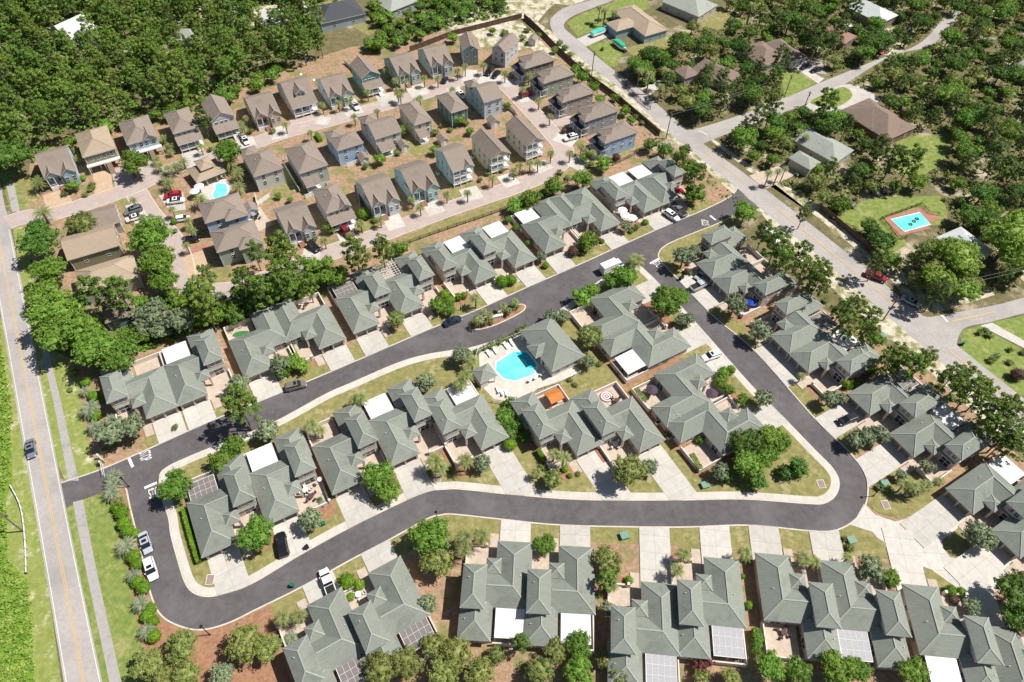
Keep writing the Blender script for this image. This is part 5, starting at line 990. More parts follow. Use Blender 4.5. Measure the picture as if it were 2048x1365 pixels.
def lounger(label, x, y, rz_):
    p = P(x, y); t = thing('sun_lounger', label, 'lounger', (p.x, p.y, .25), rz_, 'loungers round the community pool'); b = MB(); b.box(-.32, -.95, .3, .32, .45, .38); b.build('seat', 'white', t); b = MB(); b.bar((0, .45, .34), (0, 1.0, .75), .62, .07); b.build('backrest', 'white', t); [post(t, Matrix.Identity(4), 'leg', u-.03, v-.03, 0, u+.03, v+.03, .3) for u in (-.28, .28) for v in (-.8, .3)]
PD = ['first', 'second', 'third', 'fourth', 'fifth', 'sixth', 'seventh', 'eighth', 'ninth', 'tenth']
for i, (x, y) in enumerate([(978, 711), (991, 705), (1012, 695), (1024, 689)]): lounger(PD[i]+' white lounger from the west along the north pool fence', x, y, R(32))
for i, (x, y) in enumerate([(1061, 762), (1072, 757), (1084, 750)]): lounger(PD[i]+' white lounger from the west on the south pool side', x, y, R(150))
for i, (x, y) in enumerate([(996, 783), (1004, 788), (1013, 790)]): lounger(PD[i]+' dark shadowed lounger below the pool pavilion', x, y, R(200))
p = P(1108, 782, 2); t = thing('garden_canopy', 'orange gabled canopy filling the walled rear court', 'canopy', (p.x, p.y-1.5, .3), R(32)); b = MB(); add_roof(b, (-1.7, -1.6, 1.7, 1.6, 2.0, .4, 'gable', 'x'), [], cap=False); b.build('canvas_roof', ['orange', 'orange', 'orange'], t); b = MB(); b.box(-.06, -.06, 0, .06, .06, 2); lm_ = b.mesh('canopy_post', 'orange'); [link_part(lm_, 'post', t, (u, v, 0)) for u in (-1.5, 1.5) for v in (-1.4, 1.4)]
p = P(1213, 795); t = thing('round_rug', 'round rug with red and white rings in the walled court', 'rug', (p.x, p.y, .4)); 
b = MB()
for r_, m_, z in ((1.5, 0, 0), (1.3, 1, .006), (1.0, 0, .012), (.75, 1, .018), (.5, 0, .024), (.22, 1, .03)): b.prism([(r_*math.cos(k*math.pi/14), r_*math.sin(k*math.pi/14)) for k in range(28)], -.01, z+.01, m_)
b.build('weave', ['rugred', 'cover'], t)
p = P(484, 670); b = MB(); b.prism([tuple(v) for v in smooth_line([(-2, -.6), (-1, -1), (1, -.7), (2, .2), (1.2, 1), (-.5, .9), (-1.8, .3)], True, 4)], 0, .04); M['turf'] = mat('putting_turf', (.04, .17, .05), (.05, .2, .06), 3); o = b.build('putting_green', 'turf'); o.location = (p.x, p.y, .2); tag(o, 'small putting green of artificial turf in a rear court', 'putting green')
def condenser(label, x, y):
    p = P(x, y); t = thing('air_conditioner', label, 'air conditioner', (p.x, p.y, .1), .5, 'outdoor air conditioners'); b = MB(); b.box(-.4, -.4, 0, .4, .4, .8); b.build('cabinet', 'trim', t); b = MB(); b.tube((0, 0, .8), (0, 0, .83), .32, n=12); b.build('fan_grille', 'black', t)
for lb, x, y in (('air conditioner between the two interior townhouses, upper', 1314, 849), ('air conditioner between the two interior townhouses, lower', 1337, 878), ('air conditioner left of the pale blue double porch cottage', 876, 350), ('air conditioner beside the cream yellow cottage', 945, 317), ('air conditioner beside the bright blue cottage', 732, 305), ('air conditioner beside the grey hip roofed cottage', 571, 322)): condenser(lb, x, y)
for lb, x, y, w_, h_ in (('white satellite dish on the flank of the wide west townhouse', 640, 959, 0, 2.3), ('white dish beside the roof of the white dormer cottage', 603, 150, 0, 4), ('white dish beside the mint cottage', 629, 161, 0, 4), ('white dish behind the low east townhouse', 1167, 374, 0, 2.5), ('white dish on the wall of the east entrance townhouse', 1209, 380, 0, 4.5)):
    p = P(x, y, h_); t = thing('satellite_dish', lb, 'satellite dish', (p.x, p.y, 0), 0, 'white satellite dishes'); b = MB(); b.tube((0, 0, 0), (0, 0, h_), .04); b.build('mast', 'pole', t); b = MB(); n = 12; [b.poly([(0, 0, h_), (.45*math.cos(2*math.pi*k/n), .45*math.sin(2*math.pi*k/n)-.1, h_+.25+.15*math.sin(2*math.pi*k/n)), (.45*math.cos(2*math.pi*(k+1)/n), .45*math.sin(2*math.pi*(k+1)/n)-.1, h_+.25+.15*math.sin(2*math.pi*(k+1)/n))]) for k in range(n)]; b.build('dish', 'white', t)
# ================================================================== VEGETATION
rng = np.random.default_rng(7)
def quads(C, N, S, asp=1.0, up=.35):
    """leaf quads: centres C, preferred normals N, half sizes S"""
    n = len(C); r = rng.normal(size=(n, 3)); nn = N+r*.55; nn[:, 2] += up; nn /= np.linalg.norm(nn, axis=1)[:, None]
    t = rng.normal(size=(n, 3)); t -= (t*nn).sum(1)[:, None]*nn; t /= np.linalg.norm(t, axis=1)[:, None]; b = np.cross(nn, t)
    s = S[:, None]; return np.stack([C-t*s*asp-b*s*.6, C+t*s*asp-b*s*.35, C+t*s*asp*1.1+b*s*.55, C-t*s*asp*.8+b*s*.6], 1)
def qmesh(name, Q, m, extra=None):
    v = Q.reshape(-1, 3); n = len(Q); f = np.arange(n*4).reshape(n, 4)
    V_ = v.tolist(); F_ = f.tolist()
    if extra: o = len(V_); V_ += extra[0]; F_ += [[a+o for a in q] for q in extra[1]]
    me = bpy.data.meshes.new(name); me.from_pydata(V_, [], F_); me.materials.append(M[m]); me.update(); return me
def clumps(cs, per, size, flat=.75, up=.35, asp=1.0):
    out = []
    for (c, r) in cs:
        d = rng.normal(size=(per, 3)); d /= np.linalg.norm(d, axis=1)[:, None]; d[:, 2] = np.where(d[:, 2] < -.35, -d[:, 2], d[:, 2]); k = rng.uniform(.55, 1.05, per)[:, None]
        p = np.array(c)+d*k*r*np.array([1, 1, flat]); out.append(quads(p, d, rng.uniform(.6, 1.2, per)*size, asp, up))
    return np.concatenate(out)
def ball(r, z, flat, n=10, m=7):
    V_ = []; F_ = []
    for j in range(m+1):
        th = math.pi*j/m
        for i in range(n): ph = 2*math.pi*i/n; V_.append([r*math.sin(th)*math.cos(ph), r*math.sin(th)*math.sin(ph), z+r*flat*math.cos(th)])
    for j in range(m):
        for i in range(n): F_.append([j*n+i, (j+1)*n+i, (j+1)*n+(i+1) % n, j*n+(i+1) % n])
    return V_, F_
def branches(b, top, n, R_, z0, z1, r0=.05):
    for k in range(n):
        a_ = k*2.4+rng.uniform(0, 1); z = z0+(z1-z0)*rng.uniform(.1, .9); b.tube((0, 0, z), (R_*math.cos(a_)*rng.uniform(.5, .9), R_*math.sin(a_)*rng.uniform(.5, .9), z+R_*.35), r0, .02, 4, cap=False)
PT = {}   # kind -> list of proto roots; (nominal radius, centre height)
INFO = {}
def proto(kind, root_name, Rn, Hc, crown, trunk):
    INFO[kind] = (root_name, Rn, Hc); PT.setdefault(kind, []).append((crown, trunk))
def mk_pine(m, kind, name):
    for v in range(4):
        cs = []; n = 46
        for i in range(n):
            z = 4.6+6.2*(i/n)**.9; q = (z-7.0)/4.2; rr_ = 2.7*math.sqrt(max(.04, 1-q*q)); a_ = i*2.4+rng.uniform(-.5, .5); k = rng.uniform(.3, 1.0)
            cs.append(((rr_*k*math.cos(a_), rr_*k*math.sin(a_), z+rng.uniform(-.3, .3)), rng.uniform(.38, .7)))
        Q = clumps(cs, 42, .15, .7, asp=1.6, up=.25); b = MB(); b.tube((0, 0, 0), (.1, .05, 10.2), .17, .05, 6); branches(b, 10, 11, 2.3, 4.6, 9.5)
        proto(kind, name, 2.8, 7.8, qmesh(name+'_crown', Q, m), b.mesh(name+'_trunk', 'bark'))
mk_pine('pine_needles', 'pine', 'pine_tree'); mk_pine('pine_needles_dark', 'darkpine', 'dark_pine_tree')
def mk_broad(kind, name, m, Rn, H, ncl, per, leaf, clr, flat=.8, var=3, core=.62, bot=.3, asp=1.0):
    for v in range(var):
        rz_ = (H-H*bot)/2; zc = H-rz_; lobes = [(0, 0, zc, Rn*.72)]; nl = 5 if kind not in ('bush', 'maroon') else 0
        for i in range(nl): a_ = i*2*math.pi/nl+rng.uniform(-.4, .4); k = rng.uniform(.42, .62); lobes.append((Rn*k*math.cos(a_), Rn*k*math.sin(a_), zc+rz_*rng.uniform(-.35, .35), Rn*rng.uniform(.34, .5)))
        if not nl: lobes = [(0, 0, zc, Rn*.93)]
        cs = []; wsum = sum(l[3]**2 for l in lobes)
        for lx, ly, lz, lr in lobes:
            n = max(4, int(ncl*2.0*lr*lr/wsum))
            for i in range(n):
                z = 1-1.55*(i+.5)/n; r_ = math.sqrt(max(0, 1-z*z)); a_ = i*2.39996+rng.uniform(-.35, .35); k = rng.uniform(.8, 1.08); p = (lx+lr*r_*k*math.cos(a_), ly+lr*r_*k*math.sin(a_), lz+lr*(rz_/Rn)*1.1*z*k)
                if any((p[0]-a)**2+(p[1]-b_)**2+((p[2]-c_)*Rn/rz_/1.1)**2 < (r2*.8)**2 for a, b_, c_, r2 in lobes): continue
                cs.append((p, clr*rng.uniform(.42, .8)))
        Q = clumps(cs, per, leaf*.6, flat, asp=asp, up=.25)
        V0, F0 = [], []
        if core:
            for lx, ly, lz, lr in lobes:
                V1, F1 = ball(lr*(.78 if nl else .93), 0, rz_/Rn*1.05, 8, 5); o_ = len(V0); V0 += [[p[0]*(1+.12*math.sin(k*1.7))+lx, p[1]*(1+.12*math.cos(k*2.3))+ly, p[2]+lz] for k, p in enumerate(V1)]; F0 += [[q+o_ for q in f] for f in F1]
        b = MB(); b.tube((0, 0, 0), (.05, 0, zc), .05*Rn+.06, .04*Rn, 7); branches(b, 0, 7, Rn*.6, zc*.5, zc, .05)
        proto(kind, name, Rn, zc, qmesh(name+'_crown', Q, m, (V0, F0) if core else None), b.mesh(name+'_trunk', 'bark'))
mk_broad('oak', 'oak_tree', 'oak_leaves', 4.0, 7.6, 60, 30, .27, 1.0)
mk_broad('darkoak', 'oak_tree', 'oak_leaves_dark', 4.0, 7.6, 60, 30, .27, 1.0)
mk_broad('olive', 'leafy_tree', 'olive_leaves', 3.2, 6.4, 44, 34, .22, .85, core=.4)
mk_broad('mag', 'magnolia_tree', 'magnolia_leaves', 2.5, 5.6, 46, 26, .2, .62, core=.6, asp=1.2)
mk_broad('maple', 'maple_tree', 'maple_leaves', 5.5, 11, 80, 34, .30, 1.15)
mk_broad('scrub', 'bushy_tree', 'oak_leaves', 2.4, 4.4, 26, 26, .25, .9, core=.55, bot=.15)
mk_broad('scrubdark', 'dark_bushy_tree', 'oak_leaves_dark', 2.4, 4.6, 26, 26, .25, .9, core=.55, bot=.15)
mk_broad('shrub', 'shrub', 'shrub_leaves', 1.0, 1.3, 14, 22, .13, .45, core=.5, bot=.05, var=2)
mk_broad('redshrub', 'red_leaved_shrub', 'red_leaves', 1.2, 2.2, 18, 26, .16, .5, core=.5, bot=.1, var=2)
mk_broad('maroon', 'maroon_bush', 'maroon_leaves', 1.2, 2.0, 40, 26, .09, .3, core=.85, bot=.02, var=1)
mk_broad('silver', 'silver_shrub', 'silver_leaves', 2.0, 2.6, 22, 24, .2, .7, core=.6, bot=.05, var=2)
mk_broad('bush', 'round_bush', 'clipped_leaves', 1.4, 2.3, 70, 30, .07, .3, core=.88, bot=.02, var=2)
def mk_palm(kind, name, m, Rn, H, nf, droop, wid, trunk_r, up0=.9):
    for v in range(3):
        F = []; 
        for k in range(nf):
            a_ = k*2.39996+rng.uniform(-.2, .2); el = (1-(k+.5)/nf)*up0*1.5-.35; L_ = Rn*rng.uniform(.88, 1.1); n = 6; pr = None
            for j in range(n+1):
                t = j/n; el_t = el-droop*t*t; rad = L_*t*math.cos(el*(1-.2*t)); z = H+L_*t*math.sin(el)-droop*L_*t*t*.55; w_ = wid*(math.sin(math.pi*min(1, .12+t*.85))**.7)
                c = np.array([rad*math.cos(a_), rad*math.sin(a_), z]); s_ = np.array([-math.sin(a_), math.cos(a_), 0])*w_; q = (c-s_+[0, 0, -w_*.35], c, c+s_+[0, 0, -w_*.35])
                if pr is not None and j > 1:   # separate leaflets with gaps
                    for u in (.0, .5):
                        g = lambda A, B, t_: A+(B-A)*t_
                        F.append([g(pr[1], q[1], u), g(pr[1], q[1], u+.3), g(pr[0], q[0], u+.55)+s_*-.12, g(pr[0], q[0], u+.35)+s_*-.12]); F.append([g(pr[1], q[1], u), g(pr[2], q[2], u+.35)+s_*.12, g(pr[2], q[2], u+.55)+s_*.12, g(pr[1], q[1], u+.3)])
                elif pr is not None: F.append([pr[1]-s_*.1, q[1]-s_*.1, q[1]+s_*.1, pr[1]+s_*.1])
                pr = q
        b = MB(); b.tube((0, 0, 0), (.05, .02, H), trunk_r*1.2, trunk_r, 8); b.tube((0, 0, H-.7), (0, 0, H+.1), trunk_r*1.9, trunk_r*.8, 8)
        proto(kind, name, Rn, H, qmesh(name+'_fronds', np.array(F), m), b.mesh(name+'_trunk', 'palmbark'))
mk_palm('palm', 'cabbage_palm', 'palm_fronds', 1.9, 4.6, 34, 1.0, .34, .2)
mk_palm('tallpalm', 'cabbage_palm', 'palm_fronds', 1.9, 7.2, 34, 1.0, .34, .2)
mk_palm('date', 'date_palm', 'palm_fronds', 3.3, 4.2, 46, .8, .33, .34, .8)
mk_palm('pindo', 'pindo_palm', 'blue_palm_fronds', 2.3, 2.2, 44, .9, .30, .25, .8)
CATN = {'pine': 'pine', 'darkpine': 'dark pine', 'oak': 'oak', 'darkoak': 'oak', 'olive': 'tree', 'mag': 'magnolia', 'maple': 'maple', 'scrub': 'bushy tree', 'scrubdark': 'dark bushy tree', 'shrub': 'shrub', 'redshrub': 'shrub', 'maroon': 'bush', 'silver': 'shrub', 'bush': 'bush', 'palm': 'palm', 'tallpalm': 'palm', 'date': 'palm', 'pindo': 'palm'}
DESC = {'pine': 'pines', 'darkpine': 'dark pines', 'oak': 'bright leafy oaks', 'darkoak': 'dark oaks', 'olive': 'olive leaved trees', 'mag': 'grey green magnolias', 'maple': 'light green maples', 'scrub': 'low bushy trees', 'scrubdark': 'low dark trees', 'shrub': 'loose shrubs', 'redshrub': 'dark red shrubs', 'maroon': 'maroon bushes', 'silver': 'silvery shrubs', 'bush': 'clipped round bushes', 'palm': 'fan palms', 'tallpalm': 'tall fan palms', 'date': 'broad feathery palms', 'pindo': 'grey blue palms'}
COUNT = 0
def plant(kind, x, y, rpx=None, sc=None, world=None):
    """x, y: pixel of the crown's middle"""
    global COUNT; COUNT += 1
    nm, Rn, Hc = INFO[kind]; crown, trunk = PT[kind][COUNT % len(PT[kind])]
    if world is None:
        s_ = sc or 1
        for _ in range(3):
            c = P(x, y, Hc*s_)
            if rpx: s_ = (P(x+rpx, y, Hc*s_)-c).length/Rn
        loc = (c.x, c.y, 0)
    else: s_ = sc; loc = (world[0], world[1], 0)
    rz_ = (COUNT*2.399) % 6.283; r = bpy.data.objects.new(nm, None); col.objects.link(r); r.location = loc; r.rotation_euler = (0, 0, rz_); zf = 1 if s_ < 1.5 else 1.5/s_; r.scale = (s_, s_, s_*zf); r.empty_display_size = .3
    for me, n in ((crown, 'crown'), (trunk, 'trunk')): o = bpy.data.objects.new(n, me); col.objects.link(o); o.parent = r
    return r
LM = [(353, 750, 'wide townhouse by the straight road'), (545, 690, 'putting green townhouse'), (780, 590, 'pergola townhouse'), (985, 520, 'twin bush townhouse'), (1150, 450, 'low townhouse with maroon bush'), (1290, 370, 'street entrance townhouse'), (1470, 520, 'silver pickup townhouse'), (1640, 670, 'screen roof townhouse'), (1800, 850, 'black SUV townhouse'), (1960, 980, 'townhouse above the concrete court'), (1260, 660, 'townhouse behind the clubhouse'), (1410, 790, 'dark umbrella townhouse'), (1180, 840, 'target rug townhouse'), (820, 870, 'three unit townhouse'), (490, 980, 'hedged townhouse'), (700, 1240, 'white pickup townhouse'), (1050, 1180, 'bottom townhouse with white patios'), (1360, 1220, 'stepped bottom townhouse'), (1640, 1200, 'brick court townhouse'), (1930, 1270, 'corner bottom townhouse'), (1020, 725, 'community pool'), (1105, 690, 'clubhouse'), (995, 632, 'planted island sign'), (225, 950, 'entrance gates'), (270, 1080, 'parked silver sedan'), (300, 1200, 'southwest bend of the street'), (180, 800, 'straight road footpath'), (430, 380, 'village pool house'), (450, 440, 'powder blue cottage'), (480, 500, 'sage cottage by the lane fork'), (345, 400, 'village parking bay'), (270, 430, 'lane fork drive'), (120, 350, 'twin gabled blue cottage'), (190, 300, 'olive stilt cottage'), (280, 270, 'blue stilt cottage'), (370, 250, 'cottage by the conifer'), (440, 240, 'five shutter cottage'), (525, 230, 'tan twin gabled cottage'), (600, 200, 'dormer cottage'), (670, 180, 'mint cottage'), (735, 150, 'teal cottage'), (810, 140, 'blue green cottage'), (880, 130, 'high stepped pale cottage'), (940, 95, 'narrow slate blue cottage'), (1005, 95, 'narrow grey cottage'), (1080, 110, 'olive brown cottage'), (1120, 145, 'sage green cottage'), (1150, 185, 'taupe cottage'), (1200, 225, 'grey dark porch cottage'), (1240, 265, 'bright blue corner cottage'), (530, 330, 'white rear windowed cottage'), (620, 310, 'grey hip roofed cottage'), (700, 280, 'bright blue cottage'), (770, 265, 'cream cottage'), (835, 225, 'narrow white cottage'), (905, 200, 'dark green cottage'), (975, 190, 'tall pale blue cottage'), (1055, 280, 'white double porch cottage'), (985, 300, 'yellow double porch cottage'), (910, 330, 'blue double porch cottage'), (835, 370, 'aqua cottage'), (755, 395, 'pale grey blue cottage'), (665, 405, 'white two storey cottage'), (590, 445, 'half hidden cottage'), (190, 490, 'broad buff roofed cottage'), (210, 555, 'buff roofed cottage among oaks'), (235, 640, 'low brown roofed cottage'), (1280, 50, 'house in the road bend'), (1450, 135, 'cut gable brown house'), (1570, 105, 'grey brown house'), (1660, 65, 'reddish roofed house'), (1770, 245, 'large brown roofed house'), (1650, 290, 'grey green roofed house'), (1820, 445, 'brick edged pool'), (1955, 490, 'white roofed house'), (1765, 640, 'leaning power pole'), (1752, 556, 'red pickup'), (690, 40, 'slate roofed house'), (1050, 60, 'white sand lot'), (1800, 1010, 'court lawn lamp'), (1200, 100, 'diagonal road bend'), (1530, 430, 'delivery van'), (1990, 640, 'side street grass corner'), (1590, 960, 'block lawn inside the bend'), (880, 1100, 'south kerb lamp'), (1130, 950, 'block lawn by the sidewalk'), (360, 1330, 'bottom left mulch bed'), (1860, 730, 'sand verge of the diagonal road'), (1610, 200, 'half round lawn'), (100, 620, 'straight road oaks')]
NEED = []
def pl(kind, *pts, g=None):
    for q in pts:
        r = plant(kind, *q); NEED.append((kind, q[0], q[1], r))
def wood(kinds, poly, spacing, label, group, smin=.8, smax=1.25, limit=400, seed=1, names=None):
    rs = random.Random(seed); W_ = PL(poly); xs = [v.x for v in W_]; ys = [v.y for v in W_]; pts = []; wp = [tuple(v) for v in W_]; out = 0; tries = 0
    cell = {}
    while out < limit and tries < 60000:
        tries += 1; x, y = rs.uniform(min(xs), max(xs)), rs.uniform(min(ys), max(ys))
        if not inside((x, y), wp): continue
        cx, cy = int(x//spacing), int(y//spacing)
        if any((x-a)**2+(y-b_)**2 < (spacing*.93)**2 for i in (-1, 0, 1) for j in (-1, 0, 1) for a, b_ in cell.get((cx+i, cy+j), ())): continue
        if any(inside((x, y), e) or (seed == 8 and inside((x, y+4.5), e)) for e in EXCL): continue
        cell.setdefault((cx, cy), []).append((x, y)); k = rs.choices([a for a, _ in kinds], [b_ for _, b_ in kinds])[0]
        px_, py_ = PX((x, y, 3))
        if px_ < -60 or px_ > 2110 or py_ > 1450 or py_ < -70: continue
        r = plant(k, 0, 0, sc=rs.uniform(smin, smax), world=(x, y)); out += 1
        if label is None: NEED.append((k, px_, py_, r))
        else: tag(r, label, CATN[k], group)
    return out
for q in ([(1555, 145), (1605, 132), (1640, 164), (1571, 206)], [(1610, 222), (1600, 205), (1690, 165), (1760, 190), (1765, 210), (1700, 235)], [(1783, 286), (1840, 268), (1897, 272), (1902, 297), (1890, 322), (1865, 343), (1826, 362), (1786, 342)], [(1672, 437), (1703, 408), (1750, 392), (1880, 388), (1900, 425), (1885, 460), (1820, 510), (1775, 518), (1720, 462)],
          [(1120, 40), (1147, 20), (1219, -5), (1300, -15), (1310, 40), (1225, 48), (1240, 85), (1345, 65), (1350, 90), (1290, 125), (1234, 140), (1150, 80)], [(1395, 30), (1450, 25), (1495, 45), (1440, 62), (1400, 60)], [(1360, 262), (1400, 250), (1485, 224), (1584, 186), (1638, 162), (1755, 115), (1835, 85), (1881, 40), (1910, 45), (1870, 95), (1782, 118), (1686, 176), (1621, 210), (1512, 251), (1400, 298)],
          [(1585, 134), (1595, 115), (1645, 120), (1660, 150), (1640, 168)], [(1275, 178), (1322, 156), (1332, 170), (1300, 195)], [(1495, 352), (1570, 325), (1600, 348), (1530, 385)], [(1970, 465), (2005, 460), (2070, 545), (2050, 570), (1985, 500)], [(1800, 590), (1890, 600), (2080, 570), (2100, 1000), (1980, 760), (1900, 700)], [(1825, 405), (1850, 360), (1890, 355), (1900, 395)], [(1960, 80), (1990, 70), (2000, 90), (1970, 110)],
          [(590, -40), (605, -40), (625, 35), (615, 40)], [(448, -20), (470, -20), (478, 80), (462, 85)], [(390, 0), (415, 0), (418, 40), (395, 55)], [(500, 40), (505, 15), (580, 5), (600, 30), (560, 60), (520, 60)], [(632, 60), (640, 30), (735, 30), (770, 75), (735, 90), (680, 75)], [(1640, 421), (1700, 470), (1778, 540), (1800, 590), (1720, 545), (1630, 450), (1600, 400)]): ex(q)
# top left wood
n1 = wood([('pine', 1)], [(-50, 330), (-50, -45), (700, -45), (640, 20), (640, 100), (665, 118), (560, 148), (475, 190), (380, 212), (300, 238), (240, 262), (140, 288), (60, 320), (25, 345)], 6.0, 'pine crowded in the wood behind the cottage row', 'pines of the wood behind the cottages', .95, 1.35, 262, 3)
n2 = wood([('oak', 1)], [(-50, 330), (-50, -45), (640, -45), (640, 100), (560, 148), (380, 212), (140, 288), (25, 345)], 11.0, 'bright green oak among the pines of the upper wood', 'oaks of the wood behind the cottages', .8, 1.1, 34, 5)
n3 = wood([('scrub', 1)], [(140, 292), (240, 262), (380, 212), (475, 192), (560, 150), (545, 175), (480, 205), (390, 232), (240, 275), (150, 300)], 4.4, None, 'bushy trees of the wood edge', .8, 1.1, 40, 6)
n4 = wood([('scrub', 3), ('scrubdark', 1)], [(735, 72), (745, 20), (760, -30), (1000, -20), (1010, 20), (900, 50), (850, 80), (800, 98), (740, 108)], 4.6, None, 'thicket beyond the village fence', .8, 1.2, 60, 7)
n5 = wood([('scrub', 3), ('darkoak', 2), ('oak', 2), ('scrubdark', 3), ('darkpine', 5), ('olive', 2)], [(1290, 125), (1345, 92), (1400, 60), (1520, -35), (2110, -35), (2110, 565), (1990, 592), (1890, 622), (1840, 605), (1790, 560), (1690, 452), (1640, 418), (1600, 388), (1500, 325), (1420, 262), (1380, 240), (1250, 145)], 5.3, None, 'trees beyond the diagonal road', .75, 1.15, 420, 8)
n6 = wood([('scrub', 3), ('scrubdark', 2), ('mag', 1)], [(150, 690), (215, 640), (330, 600), (420, 575), (560, 555), (640, 520), (690, 560), (600, 590), (490, 640), (380, 665), (250, 715), (205, 735), (170, 735)], 4.2, None, 'belt between village and townhouses', .8, 1.15, 70, 9)
print('wood', n1, n2, n3, n4, n5, n6)
# single trees and shrubs (pixel of the crown, radius in pixels)
pl('darkoak', (82, 484, 42), (72, 455, 22), (20, 308, 44), (2032, 1184, 44), (2038, 1235, 36), (1491, 885, 36))
pl('oak', (102, 539, 38), (113, 618, 62), (130, 660, 55), (85, 584, 34), (191, 696, 50), (239, 712, 42), (297, 471, 46), (314, 525, 42), (325, 560, 33), (267, 325, 31), (455, 305, 32), (756, 955, 36), (775, 985, 26), (862, 1075, 46), (513, 1071, 40), (349, 975, 36), (1335, 604, 38), (1358, 594, 25), (1253, 553, 28), (1223, 561, 20), (670, 553, 27), (1166, 357, 22), (1495, 927, 34), (1530, 912, 28), (1560, 885, 24), (1540, 872, 28), (1156, 1290, 30), (1156, 1344, 34), (1540, 1334, 33), (1594, 1341, 28), (1673, 1337, 38), (1717, 1341, 28), (1826, 1348, 33), (1087, 1091, 24), (1782, 1156, 20), (676, 560, 20), (1491, 424, 26))
pl('olive', (362, 1293, 38), (369, 1351, 32), (297, 1327, 36), (872, 1122, 38), (488, 1290, 42), (533, 1296, 32), (1258, 941, 38), (1182, 673, 29), (1105, 958, 22), (793, 638, 21), (164, 447, 33), (1495, 944, 22), (1215, 1119, 33), (763, 1334, 38), (814, 1327, 36), (869, 1290, 30), (910, 1305, 38), (889, 1345, 36), (958, 1347, 36), (1077, 1341, 32), (1111, 1302, 26), (321, 1357, 30), (992, 1310, 20), (1461, 1355, 22), (1211, 1322, 20), (1240, 1355, 25), (1403, 1352, 18))
pl('pine', (185, 580, 30), (236, 582, 32), (403, 584, 30), (408, 612, 30), (485, 566, 28), (508, 503, 20), (560, 498, 38), (560, 538, 32), (412, 548, 20), (523, 578, 30), (564, 570, 28), (615, 566, 22), (478, 809, 36), (711, 505, 30), (763, 497, 26), (1553, 491, 30), (1529, 462, 20), (1604, 503, 22), (1567, 521, 25), (1615, 538, 25), (1638, 562, 28), (1645, 538, 20), (1683, 620, 22), (1710, 609, 22), (1697, 647, 25), (1741, 633, 22), (1738, 661, 22), (1775, 722, 25), (1794, 712, 25), (1824, 731, 28), (1849, 720, 25), (1902, 757, 30), (1931, 753, 25), (1947, 780, 32), (1968, 786, 25), (1990, 819, 30), (2019, 819, 28), (1980, 850, 25), (2019, 864, 30), (2035, 889, 25), (2005, 886, 22), (1392, 352, 24), (1361, 320, 18), (1824, 322, 26), (1043, 1285, 20), (1214, 1160, 22), (1548, 205, 22), (1655, 205, 24))
pl('darkpine', (403, 236, 18), (1610, 425, 16), (1640, 70, 24), (1625, 60, 18), (1880, 580, 24), (1760, 520, 22))
pl('mag', (222, 862, 32), (263, 852, 29), (478, 768, 26), (533, 862, 25), (560, 728, 22), (622, 1037, 27), (852, 765, 22), (855, 1208, 22), (964, 924, 20), (1299, 934, 18), (1471, 607, 26), (1519, 660, 25), (1363, 640, 14), (1378, 637, 15), (1176, 723, 16), (1129, 632, 15), (1104, 631, 18), (923, 710, 22), (1252, 452, 12), (1660, 796, 20), (1685, 797, 14), (1710, 878, 20), (1730, 874, 22), (1761, 868, 22), (1741, 1138, 28), (1956, 1067, 30), (1975, 1080, 22), (1854, 934, 16), (1802, 951, 13), (1441, 941, 20), (1943, 1214, 18), (1214, 1218, 18), (1082, 512, 12), (308, 627, 32), (359, 640, 32), (290, 650, 26), (444, 1351, 26), (1368, 512, 25), (1392, 500, 15), (1527, 795, 20))
pl('scrub', (1107, 374, 22), (1060, 398, 24), (1029, 413, 18), (800, 497, 20), (899, 621, 14), (876, 611, 19), (1176, 481, 22), (1174, 484, 20), (1387, 390, 24), (1381, 339, 22), (1163, 594, 22), (1184, 581, 18), (1326, 584, 14), (659, 455, 14), (1751, 680, 18), (1742, 740, 16), (1742, 744, 12), (1443, 762, 13), (1446, 745, 14), (1457, 780, 14), (1484, 800, 14), (1440, 770, 12), (1023, 806, 16), (1010, 835, 22), (1030, 850, 18), (581, 727, 22), (603, 731, 18), (565, 745, 15), (1207, 327, 18), (145, 372, 14), (731, 332, 7), (556, 392, 8), (580, 400, 8), (1070, 172, 10), (1080, 180, 8), (1014, 212, 9), (870, 300, 12), (760, 318, 14), (800, 262, 14), (920, 240, 12), (940, 262, 10), (1110, 100, 8), (1165, 155, 14), (1185, 175, 14), (1200, 200, 12), (1230, 195, 10), (1250, 222, 12), (1262, 240, 10), (1150, 140, 12), (1220, 215, 9), (1515, 1276, 14), (1513, 1300, 14), (1830, 1272, 15), (740, 90, 14), (760, 70, 12), (905, 75, 12), (985, 62, 8), (1168, 315, 11), (444, 921, 28), (468, 893, 26), (1057, 485, 8), (1016, 439, 9), (1033, 454, 8), (1050, 420, 12), (1400, 880, 10))
pl('scrubdark', (1570, 945, 16), (1597, 934, 22), (1512, 961, 22), (1450, 948, 18), (1740, 455, 22), (1745, 470, 16), (1330, 300, 18), (1300, 290, 16), (506, 604, 28), (472, 631, 24), (1370, 300, 14), (1020, 870, 16), (1050, 872, 14))
pl('maple', (1915, 510, 52), (1880, 560, 40), (2030, 470, 55), (2040, 520, 40), (1927, 575, 34))
